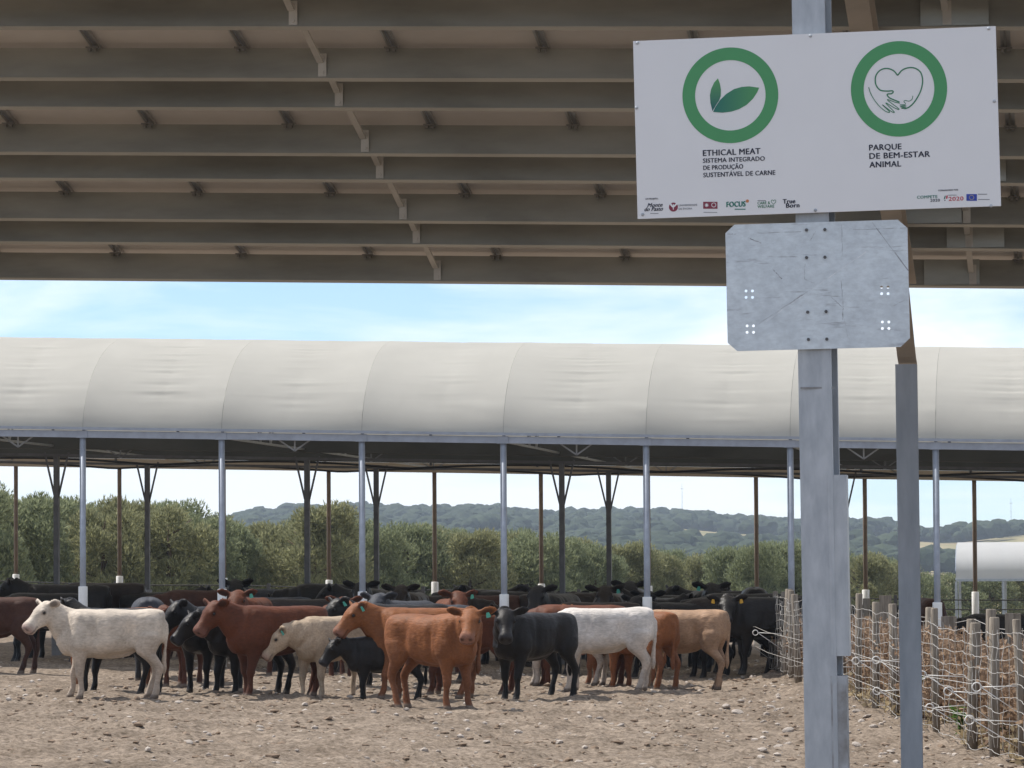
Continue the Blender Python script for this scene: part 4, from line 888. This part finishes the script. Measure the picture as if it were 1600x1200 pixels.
    for s in (-1, 1):
        er = Pp + hd * .02 + side * s * .10 + hn * .02; dr = (side * s + hn * g('ear', .10) - hd * .38 + Vector((0, 0, g('earz', -.12)))).normalized(); wv = (hd * .45 - hn * .0 + Vector((0, 0, .9))).normalized(); wv = (wv - dr * wv.dot(dr)).normalized(); tv = dr.cross(wv)
        loft(bm, [(er + dr * q, wv * w, tv * th) for q, w, th in ((-.02, .035, .028), (.04, .052, .026), (.10, .076, .024), (.16, .078, .022), (.215, .054, .020), (.25, .02, .016))], 12); ears.append((er + dr * .12 + tv * 0.0, tv, dr, wv))
    # legs
    st = g('st', (0, 0, 0, 0))
    for i, (s, dx) in enumerate(((1, st[0]), (-1, st[1]))):
        y = .165 * s
        limb(bm, [(q[0], q[1], q[2], q[3] * (1.0 if q[2] < .33 else 1.08), q[4] * (1.0 if q[2] < .33 else 1.08)) for q in [(.42, y, .86, .10, .06), (.42, y * 1.02, .74, .125, .095), (.42 + dx * .15, y, .62, .098, .082), (.43 + dx * .4, y * .97, .50, .070, .062), (.445 + dx * .6, y * .95, .40, .060, .056), (.45 + dx * .68, y * .95, .355, .058, .055), (.445 + dx * .78, y * .95, .29, .043, .042), (.44 + dx * .88, y * .95, .19, .041, .041), (.445 + dx * .95, y * .95, .125, .050, .050), (.462 + dx, y * .95, .075, .049, .048), (.472 + dx, y * .95, .045, .060, .056), (.478 + dx, y * .95, 0.0, .062, .056)]])
    for i, (s, dx) in enumerate(((1, st[2]), (-1, st[3]))):
        y = .165 * s
        limb(bm, [(q[0] + (-.045 if .34 < q[2] < .6 else (-.02 if q[2] < .3 else 0)), q[1], q[2], q[3] * (1.08 if .4 < q[2] < .6 else 1), q[4] * (1.05 if .4 < q[2] < .6 else 1)) for q in [(-.50, y * .9, 1.05, .14, .06), (-.51, y, .92, .205, .115), (-.49 + dx * .1, y * 1.03, .78, .185, .115), (-.50 + dx * .2, y * 1.03, .66, .135, .095), (-.56 + dx * .35, y, .55, .085, .066), (-.615 + dx * .5, y, .475, .070, .052), (-.625 + dx * .55, y, .43, .062, .048), (-.615 + dx * .65, y, .36, .048, .043), (-.60 + dx * .8, y, .22, .044, .042), (-.592 + dx * .92, y, .13, .053, .052), (-.572 + dx, y, .078, .050, .050), (-.560 + dx, y, .045, .062, .057), (-.552 + dx, y, 0.0, .064, .057)]])
    # tail
    tw = g('tail', 0.0)
    tp_ = [(-.66, 0, 1.25), (-.745, 0, 1.22), (-.785, tw * .1, 1.10), (-.79, tw * .3, .92), (-.765, tw * .6, .70), (-.75, tw * .9, .56), (-.75, tw, .44), (-.75, tw, .34)]
    rr = [.05, .042, .032, .027, .026, .036, .044, .018]
    loft(bm, [(Vector(p), XA_ * r if abs(i - 0) > 1 else ZA_ * r, YA_ * r) for i, (p, r) in enumerate(zip(tp_, rr))], 10)
    # navel fold
    loft(bm, [(Vector((x, 0, z)), YA_ * w, ZA_ * h) for x, z, h, w in ((-.36, .71, .03, .04), (-.26, .67, .05, .05), (-.12, .64, .05, .07), (.05, .62, .04, .07), (.2, .61, .03, .05))], 10)
    bmesh.ops.recalc_face_normals(bm, faces=bm.faces)
    me = bpy.data.meshes.new('tmp'); bm.to_mesh(me); bm.free()
    ob = bpy.data.objects.new('tmp', me); C.objects.link(ob)
    rm = ob.modifiers.new('r', 'REMESH'); rm.mode = 'VOXEL'; rm.voxel_size = pose.get('vox', .019); rm.use_smooth_shade = True
    sm = ob.modifiers.new('s', 'SMOOTH'); sm.factor = .5; sm.iterations = 5
    dg = bpy.context.evaluated_depsgraph_get(); out = bpy.data.meshes.new_from_object(ob.evaluated_get(dg)); bpy.data.objects.remove(ob); bpy.data.meshes.remove(me)
    n = len(out.vertices); c = np.zeros(n * 3, np.float32); out.vertices.foreach_get('co', c); c = c.reshape(-1, 3).astype(float)
    # muscle and hide unevenness
    nrm = np.zeros(n * 3, np.float32); out.vertices.foreach_get('normal', nrm); nrm = nrm.reshape(-1, 3)
    body = np.clip((c[:, 2] - .5) / .3, 0, 1); dis = (fbm(c[:, 0] * 3.2 + 9, c[:, 2] * 3.2 + c[:, 1] * 2, pose.get('seed', 3), 3)) * .022 * body
    ax_, ay_, az_ = c[:, 0], np.abs(c[:, 1]), c[:, 2]
    def gs(x0, y0, z0, sx, sy, sz): return np.exp(-((ax_ - x0) / sx) ** 2 - ((ay_ - y0) / sy) ** 2 - ((az_ - z0) / sz) ** 2)
    dis = dis - .050 * gs(-.30, .26, .92, .10, .16, .22) - .030 * gs(.20, .28, .95, .05, .2, .26) + .030 * gs(-.60, .2, .90, .13, .14, .2) + .022 * gs(.42, .2, .78, .12, .12, .14) - .030 * gs(.60, .16, 1.08, .05, .14, .2)
    dis = dis + .0016 * np.sin(ax_ * 62) * np.exp(-((ax_ + .02) / .2) ** 2 - ((az_ - .95) / .2) ** 2) - .014 * np.exp(-((c[:, 1]) / .03) ** 2) * (az_ > 1.2) * (ax_ < .2)
    dis = dis + .010 * np.sin(ax_ * 40 + az_ * 22) * np.exp(-((ax_ - .74) / .13) ** 2) * (az_ > .8) * (az_ < 1.3)
    hc = np.array(Pp + hd * .2); hk = np.clip((np.linalg.norm(c - hc, axis=1) - .30) / .12, 0, 1); dis = dis * hk
    c2 = c + nrm * dis[:, None]; c2[:, 0] *= 1.045; out.vertices.foreach_set('co', c2.astype(np.float32).ravel())
    nose = Pp + hd * .49 - hn * .02; dn = np.linalg.norm(c - np.array(nose), axis=1); mz = np.clip((.14 - dn) / .05, 0, 1)
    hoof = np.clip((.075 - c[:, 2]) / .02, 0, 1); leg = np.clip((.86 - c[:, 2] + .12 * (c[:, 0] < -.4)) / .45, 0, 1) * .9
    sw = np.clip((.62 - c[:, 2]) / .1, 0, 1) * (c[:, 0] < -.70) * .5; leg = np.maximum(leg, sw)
    dark = np.zeros(n)  # ear hollows' shade painted in, plus dark nostrils, mouth line and eye rims
    for s in (-1, 1):
        er, tv, dr, wv = ears[0 if s < 0 else 1]; f = tv if tv.dot(hd) > 0 else -tv; q = c - np.array(er); rad = np.sqrt((q @ np.array(dr) / .105) ** 2 + (q @ np.array(wv) / .05) ** 2)
        dark = np.maximum(dark, np.clip((1 - rad) / .35, 0, 1) * (nrm @ np.array(f) > .25) * (np.abs(q @ np.array(tv)) < .06) * .75)
        for pnt, r_ in ((Pp + hd * .505 + side * s * .055 + hn * .012, .034), (Pp + hd * .165 + side * s * .124 + hn * .012, .045)):
            dark = np.maximum(dark, np.clip((r_ - np.linalg.norm(c - np.array(pnt), axis=1)) / (r_ * .5), 0, 1) * .8)
    q = c - np.array(Pp + hd * .45 - hn * .068); dark = np.maximum(dark, (np.abs(q @ np.array(hn)) < .011) * (np.abs(q @ np.array(hd)) < .09) * .6)
    da = out.attributes.new('dark', 'FLOAT', 'POINT'); da.data.foreach_set('value', dark.astype(np.float32))
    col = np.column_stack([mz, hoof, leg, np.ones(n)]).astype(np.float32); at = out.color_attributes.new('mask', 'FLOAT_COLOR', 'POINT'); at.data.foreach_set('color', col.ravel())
    out.polygons.foreach_set('use_smooth', [True] * len(out.polygons)); out.name = 'body'; out.update()
    eyes = [Pp + hd * .165 + side * s * .122 + hn * .012 for s in (-1, 1)]
    return out, eyes, ears, hd, side, hn
eye_bm = bmesh.new(); bmesh.ops.create_uvsphere(eye_bm, u_segments=10, v_segments=8, radius=.024); eye_me = bpy.data.meshes.new('eye'); eye_bm.to_mesh(eye_me); eye_bm.free(); eye_me.materials.append(EYE); eye_me.polygons.foreach_set('use_smooth', [True] * len(eye_me.polygons))
CACHE = {}
def cow(label, ct, px, py, head, sc, pose, tagc=None, cat='cow', name='cow', group=None):
    key = pose if isinstance(pose, str) else None
    if key and key in CACHE: geo = CACHE[key]
    else:
        geo = cow_geom(POSES[key] if key else pose)
        if key: CACHE[key] = geo
    me_, eyes, ears, hd, side, hn = geo
    p = on_ground(px, py); z = gz(p.x, p.y)
    o = empty(name, (p.x, p.y, z - 0.012), label, cat, group); o.rotation_euler = (0, 0, math.radians(head) + PSI); o.scale = (sc, sc, sc)
    if len(me_.materials) == 0: me_.materials.append(COAT['black'])
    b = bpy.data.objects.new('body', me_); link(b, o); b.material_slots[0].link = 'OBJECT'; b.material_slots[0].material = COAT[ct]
    for e in eyes: q = bpy.data.objects.new('eye', eye_me); q.location = (e.x * 1.045, e.y, e.z); link(q, o)
    if tagc:
        for s_, m_ in tagc:
            er, tv, dr, wv = ears[0 if s_ < 0 else 1]; er = Vector((er.x * 1.045, er.y, er.z))
            f = tv if tv.dot(hd) > 0 else -tv
            mb = MB(); c0 = er + f * .026 - wv * .045; vs = []
            for dz in (0, .008): vs += [c0 + f * dz + dr * a * .030 + wv * b_ * .038 for a, b_ in ((-.6, 1), (.6, 1), (1, -.2), (1, -1), (-1, -1), (-1, -.2))]
            mb.add(vs, [(0, 1, 2, 3, 4, 5), (11, 10, 9, 8, 7, 6)] + [(i, i + 6, (i + 1) % 6 + 6, (i + 1) % 6) for i in range(6)])
            me2 = mb.mesh('ear_tag'); me2.materials.append(TAGM if m_ == 'g' else TAGY); link(bpy.data.objects.new('ear_tag', me2), o)
    return o
P_ = lambda **k: k
POSES = {'std': P_(ny=4, np=36, hy=10, hp=50, st=(.05, -.04, .06, -.05)), 'look': P_(ny=30, np=40, hy=62, hp=42, st=(0, .06, -.04, .05)), 'front': P_(ny=2, np=40, hy=4, hp=46, st=(.03, -.05, .04, -.04)), 'low': P_(ny=-8, np=4, hy=-10, hp=66, st=(-.04, .06, .03, -.06)), 'lookr': P_(ny=-30, np=33, hy=-58, hp=42, st=(.04, -.03, -.05, .06))}
# the front of the herd, each one posed on its own
cow('creamy white cow standing side-on in full sun with raised head and pink muzzle', 'white', 172, 1091, 181, .97, P_(ny=8, np=40, hy=34, hp=46, st=(-.06, .10, -.05, .07), seed=11))
cow('dark brown cow in the shade behind the white side-on cow, cut off at its head', 'dark', -14, 1049, 180, 1.0, P_(ny=0, np=20, hy=0, hp=50, st=(.03, -.05, .08, -.08), seed=12))
cow('black cow mostly hidden behind the creamy white cow with raised head', 'black', 182, 1083, 150, .97, P_(ny=6, np=42, hy=20, hp=40, st=(.0, .05, .05, -.03), seed=13))
cow('red-brown cow with lowered pink nose behind two black heads', 'red', 284, 1071, 262, .95, P_(ny=-14, np=24, hy=-34, hp=52, st=(.05, -.04, .03, -.05), seed=14))
cow('black cow looking past the lowered black head in front of it', 'black', 331, 1081, 248, .98, P_(ny=-14, np=36, hy=-40, hp=54, st=(.04, -.05, .0, -.04), seed=15))
cow('black cow with dropped head pushing in beside the big red-brown cow', 'black', 392, 1085, 222, .97, P_(ny=-16, np=20, hy=-24, hp=52, st=(-.05, .07, .05, -.04), seed=16))
cow('big red-brown cow side-on with raised head beside the cream cow', 'red', 432, 1089, 212, 1.02, P_(ny=-8, np=34, hy=4, hp=54, st=(.05, -.07, .10, -.04), seed=17))
cow('cream cow with lowered head and green tag in its ear', 'cream', 518, 1089, 232, .93, P_(ny=-22, np=6, hy=-34, hp=58, st=(-.05, .06, .07, -.08), seed=18), tagc=((1, 'g'),))
cow('black cow looking over the small black calf, green tag in its ear', 'black', 622, 1077, 186, 1.0, P_(ny=6, np=36, hy=24, hp=50, st=(.04, -.04, .05, -.05), seed=19), tagc=((1, 'g'),))
cow('small black calf with dropped head between cream and orange-brown cows', 'black', 603, 1095, 192, .74, P_(ny=6, np=18, hy=10, hp=58, st=(.03, -.06, .06, -.05), seed=20), cat='calf', name='calf')
cow('orange-brown cow stepping forward with raised muzzle and green tag, behind its turned twin', 'orange', 662, 1096, 184, 1.0, P_(ny=4, np=34, hy=18, hp=52, st=(.12, -.12, .10, -.06), seed=21), tagc=((1, 'g'),))
cow('orange-brown cow in front of all others, head turned back towards the viewer', 'orange', 677, 1107, 316, 1.0, P_(ny=-22, np=34, hy=-58, hp=46, st=(.05, -.06, -.06, .09), seed=22), tagc=((1, 'g'),))
cow('dark red-brown cow squeezed behind the black cow that faces the viewer', 'red', 728, 1084, 178, 1.0, P_(ny=0, np=12, hy=0, hp=52, st=(.04, -.05, .05, -.05), seed=23))
cow('black cow facing the viewer head-on, ears spread, beside the bright white cow', 'black', 834, 1092, 226, 1.0, P_(ny=36, np=32, hy=46, hp=52, st=(.05, -.03, -.05, .08), seed=24, fat=1.05))
cow('bright white cow side-on, its head hidden by the black cow', 'bright', 942, 1085, 180, .99, P_(ny=-6, np=-2, hy=-8, hp=52, st=(.06, -.06, .06, -.03), seed=25))
cow('orange-brown cow seen from behind between the white and the tan cow', 'orange', 1000, 1080, 132, .95, P_(ny=8, np=0, hy=10, hp=52, st=(.02, -.04, .04, -.05), seed=26))
cow('tan cow turned half away, pale hind legs in the sun', 'tan', 1064, 1079, 160, .98, P_(ny=6, np=-4, hy=8, hp=52, st=(.04, -.04, -.07, .07), seed=27))
cow('black cow with yellow ear tags looking out beside the wire fence', 'black', 1203, 1066, 197, 1.02, P_(ny=40, np=26, hy=68, hp=44, st=(.04, -.04, .05, -.05), seed=28, fat=1.08), tagc=((1, 'y'), (-1, 'y')))
# the rest of the herd in the shade of the tunnel shed
BGC = [
 ('black cow rump rising above its neighbours at the end of the wire fence', 'black', 1180, 1038, 100, 1.12, 'low', None),
 ('long black cow standing broadside in the shade at the far end of the shed', 'black', 100, 1024, 180, 1.06, 'std', None),
 ('grey-black cow broadside, its head down in the crowd beneath the pale roof', 'grey', 418, 1046, 184, 1.0, 'low', None),
 ('charcoal cow looking over a grey back in the shade', 'grey', 440, 1030, 186, 1.03, 'look', None),
 ('black cow with a long flat back between two pale post sleeves', 'black', 520, 1033, 182, 1.05, 'low', None),
 ('red-brown cow looking straight out over the big red-brown cow', 'red', 392, 1060, 250, .98, 'front', ((1, 'g'),)),
 ('reddish cow with spread ears looking out above the tagged black cow', 'red', 527, 1057, 262, .98, 'front', None),
 ('black cow facing out with wide ears, alone above the line of backs', 'brownblack', 641, 1042, 268, 1.06, 'front', None),
 ('grey-black cow peering between the two orange-brown cows and the post', 'grey', 634, 1066, 248, .97, 'front', None),
 ('red cow facing out above the orange-brown cows, green tag in its ear', 'red', 706, 1059, 264, 1.0, 'front', ((1, 'g'),)),
 ('grey-black cow lit along its back behind the orange-brown cows', 'grey', 665, 1070, 182, .98, 'low', None),
 ('dark brown cow broadside in the shade right of the tagged red cow', 'dark', 752, 1040, 182, 1.0, 'low', None),
 ('white-backed cow hidden behind the black cow that faces the viewer', 'bright', 880, 1072, 178, .98, 'low', None),
 ('orange cow showing its tagged head above the bright white cow', 'orange', 968, 1072, 186, .96, 'std', ((1, 'g'),)),
 ('red cow hidden behind the tan cow and the bright white cow', 'red', 900, 1076, 182, .96, 'low', None),
 ('brown-black cow broadside among the dark crowd behind the white cow', 'brownblack', 880, 1040, 4, 1.02, 'std', None),
 ('dark brown cow looking out with a green ear tag in the dark crowd', 'brownblack', 955, 1044, 250, 1.06, 'front', ((1, 'g'),)),
 ('black cow facing out beside the dark brown tagged one', 'black', 990, 1034, 262, 1.08, 'front', None),
 ('black cow broadside under the shed behind the tan cow', 'black', 1050, 1040, 184, 1.06, 'std', ((1, 'g'),)),
 ('black cow with a tagged ear facing out at the thick of the dark crowd', 'black', 1102, 1046, 258, 1.1, 'front', ((-1, 'g'),)),
 ('black cow pressed side-on against the tan cow in the shade', 'black', 1075, 1062, 182, 1.0, 'look', ((1, 'y'),)),
 ('black cow filling the gap between tan cow and wire fence', 'black', 1160, 1054, 178, 1.05, 'low', None),
 ('black cow standing in the shade behind the bright white cow', 'black', 1000, 1044, 0, 1.0, 'std', None),
 ('red-backed cow behind the white side-on cow', 'orange', 190, 1072, 2, .97, 'low', None),
 ('pale grey cow rump behind the white side-on cow', 'grey', 232, 1064, 84, .98, 'low', None),
 ('dark red cow resting in the shade left of the first tagged heads', 'dark', 312, 1034, 184, 1.0, 'low', None),
 ('black cow standing deep in the shade beside the dark brown one', 'black', 66, 1034, 176, 1.0, 'low', None),
 ('black cow at the back of the shed right of the wide-eared black head', 'black', 742, 1032, 6, 1.02, 'std', None),
 ('black cow broadside at the back of the shed behind a pale sleeve', 'black', 830, 1030, 182, 1.02, 'low', None),
 ('black cow lying low in the next pen beyond the two fences', 'black', 1372, 1040, 182, .98, 'low', None),
 ('dark brown cow in the next pen half hidden by the eave column', 'dark', 1448, 1040, 90, 1.0, 'low', None),
 ('black cow in the next pen behind the last posts of the second fence', 'black', 1560, 1062, 182, .95, 'low', None)]
for k, (px, py, hd_, ps) in enumerate([(158, 1026, 170, 'low'), (250, 1028, 8, 'std'), (368, 1030, 260, 'front'), (470, 1052, 178, 'low'), (590, 1038, 262, 'front'), (596, 1034, 184, 'std'), (690, 1038, 2, 'low'), (800, 1034, 186, 'std'), (868, 1056, 252, 'front'), (930, 1058, 176, 'low'), (1034, 1042, 266, 'front'), (1122, 1036, 184, 'std'), (1138, 1060, 180, 'low'), (905, 1030, 258, 'front'), (1062, 1030, 6, 'std')]):
    BGC.append(('black cow in the dark crowd packed under the tunnel shed', 'black' if k % 3 else 'brownblack', px, py, hd_, 1.04, ps, None))
R9 = random.Random(91)
for a in BGC:
    a = list(a); a[4] += R9.uniform(-14, 14) if a[6] != 'front' else R9.uniform(-18, 18); a[5] *= R9.uniform(.93, 1.07); a[3] += R9.uniform(-3, 3)
    cow(*a, group='cattle in the shade of the shed')

# ------------------------------------------------------------------ stones
def stone_mesh(seed):
    r = np.random.RandomState(seed); v = IV.copy(); ax = np.array([1, r.uniform(.6, .95), r.uniform(.28, .5)])
    for k in range(7):
        d = r.normal(size=3); d /= np.linalg.norm(d); c = r.uniform(.62, .88); t = v @ d; v = v - np.outer(np.maximum(0, t - c), d)
    v = v * ax * (1 + .05 * (r.rand(len(v), 1) - .5)); me = bpy.data.meshes.new('stone'); me.from_pydata(v.tolist(), [], IF.tolist()); me.materials.append(STONE); return me
SM = [stone_mesh(k) for k in range(7)]
BIG = [(407, 1136, 10), (297, 1167, 11), (58, 1085, 7), (12, 1086, 7), (112, 1100, 6), (235, 1104, 5), (280, 1099, 10), (368, 1090, 9), (391, 1096, 5), (462, 1095, 7), (548, 1091, 10), (595, 1134, 5), (680, 1133, 8), (700, 1119, 9), (420, 1119, 8), (437, 1126, 4), (253, 1119, 4), (320, 1144, 6), (123, 1131, 6), (65, 1137, 5), (240, 1199, 7), (830, 1100, 8), (932, 1135, 9), (955, 1130, 8), (969, 1136, 9), (1010, 1146, 9), (1043, 1128, 6), (1092, 1117, 9), (1158, 1101, 9), (1135, 1112, 11), (1190, 1098, 7), (1214, 1118, 11), (1152, 1119, 12), (1193, 1130, 12), (1205, 1108, 9), (1240, 1100, 10), (1232, 1148, 13), (1216, 1170, 10), (1190, 1182, 13), (1219, 1190, 11), (1338, 1127, 11), (1355, 1134, 10), (1340, 1172, 14), (1365, 1150, 9), (1392, 1178, 13), (1380, 1190, 9), (1352, 1105, 7), (870, 1160, 6), (760, 1165, 7), (520, 1175, 6), (620, 1188, 6), (150, 1180, 5), (1075, 1175, 8), (1110, 1150, 7), (905, 1118, 7), (865, 1108, 6), (1030, 1105, 7), (545, 1140, 4), (1000, 1185, 6)]
for i, (px, py, rp) in enumerate(BIG):
    p = on_ground(px, py); d = p.dot(fwd0); s = rp / F * d * 0.85; o = bpy.data.objects.new('stone', SM[i % 7]); link(o); o.location = (p.x, p.y, gz(p.x, p.y) + s * .22); o.scale = (s, s, s); o.rotation_euler = (rnd.uniform(-.3, .3), rnd.uniform(-.3, .3), rnd.uniform(0, 6.28))
    tag(o, 'pale stone on the earth bank at the foot of the wire fence' if px > 1140 else ('rounded grey stone lying alone on the open dirt in front of the red-brown cow' if px == 407 else ('loose stone lying among the feet of the herd' if py < 1102 else 'loose stone lying on the open dirt in front of the herd')), 'stone', 'loose stones in the pen')
r = np.random.RandomState(8); V = []; Fc = []; n0 = 0; bm = bmesh.new(); bmesh.ops.create_icosphere(bm, subdivisions=1, radius=1); jv = np.array([p.co[:] for p in bm.verts]); jf = np.array([[q.index for q in p.verts] for p in bm.faces]); bm.free()
pts = []
for k in range(2600):
    y = 39 + 40 * r.rand() ** 1.0; xf = FX0 + (y - FY0) * FSL; x = xf + 0.6 - (r.rand() ** 1.8) * (16 + .0 * y); pts.append((x, y))
pts = np.array(pts); zz = terrain_z(pts[:, 0], pts[:, 1])
for (x, y), z in zip(pts, zz):
    s = .012 + .045 * r.rand() ** 3; v = jv * (1 + .5 * (r.rand(len(jv), 1) - .5)) * np.array([s, s * r.uniform(.6, 1), s * .6]); a = r.rand() * 6.28; v = v @ np.array([[math.cos(a), -math.sin(a), 0], [math.sin(a), math.cos(a), 0], [0, 0, 1]]); V.append(v + np.array([x, y, z + s * .15])); Fc.append(jf + n0); n0 += len(v)
me = bpy.data.meshes.new('pebbles'); me.from_pydata(np.concatenate(V).tolist(), [], np.concatenate(Fc).tolist()); me.materials.append(STONE); tag(link(bpy.data.objects.new('pebbles', me)), 'small stones and crumbs strewn over the dirt', 'pebbles', kind='stuff')

# crumbs of dried mud and dung
CLOD = mat('dried_mud', (0.17, 0.122, 0.085), 0.95, 0, 0, 3, 0.4, 30, 0.1, col2=(0.29, 0.22, 0.165))
V = []; Fc = []; n0 = 0; r = np.random.RandomState(21)
cy_ = 39 + 38 * r.rand(9000); cx_ = -15.5 + 20 * r.rand(9000); keep = (cx_ < FX0 + (cy_ - FY0) * FSL + 0.5) & (fbm(cx_ * .9, cy_ * .5, 77, 2) > -0.15); cx_, cy_ = cx_[keep], cy_[keep]; cz_ = terrain_z(cx_, cy_)
for x, y, z in zip(cx_, cy_, cz_):
    s = .014 + .042 * r.rand() ** 2.8; v = jv * (1 + .7 * (r.rand(len(jv), 1) - .5)) * np.array([s * r.uniform(.8, 1.5), s, s * .55]); V.append(v + np.array([x, y, z + s * .1])); Fc.append(jf + n0); n0 += len(v)
me = bpy.data.meshes.new('mud_crumbs'); me.from_pydata(np.concatenate(V).tolist(), [], np.concatenate(Fc).tolist()); me.materials.append(CLOD); tag(link(bpy.data.objects.new('mud_crumbs', me)), 'crumbs of dried mud and dung strewn over the pen', 'mud', kind='stuff')

# ------------------------------------------------------------------ haze: the air between here and the hills
hz = MB(); hz.box((-350, 1150, 45), (5200, 4600, 116)); me = hz.mesh('haze'); M = bpy.data.materials.new('haze_air'); M.use_nodes = True; t = M.node_tree; t.nodes.clear()
pv = N(t, 'ShaderNodeVolumePrincipled'); pv.inputs['Color'].default_value = (0.72, 0.84, 1.0, 1); pv.inputs['Density'].default_value = 0.00015; pv.inputs['Anisotropy'].default_value = 0.2
oo = N(t, 'ShaderNodeOutputMaterial'); t.links.new(pv.outputs[0], oo.inputs['Volume']); me.materials.append(M); tag(link(bpy.data.objects.new('haze', me)), 'pale blue summer haze in the air', 'haze', kind='stuff')
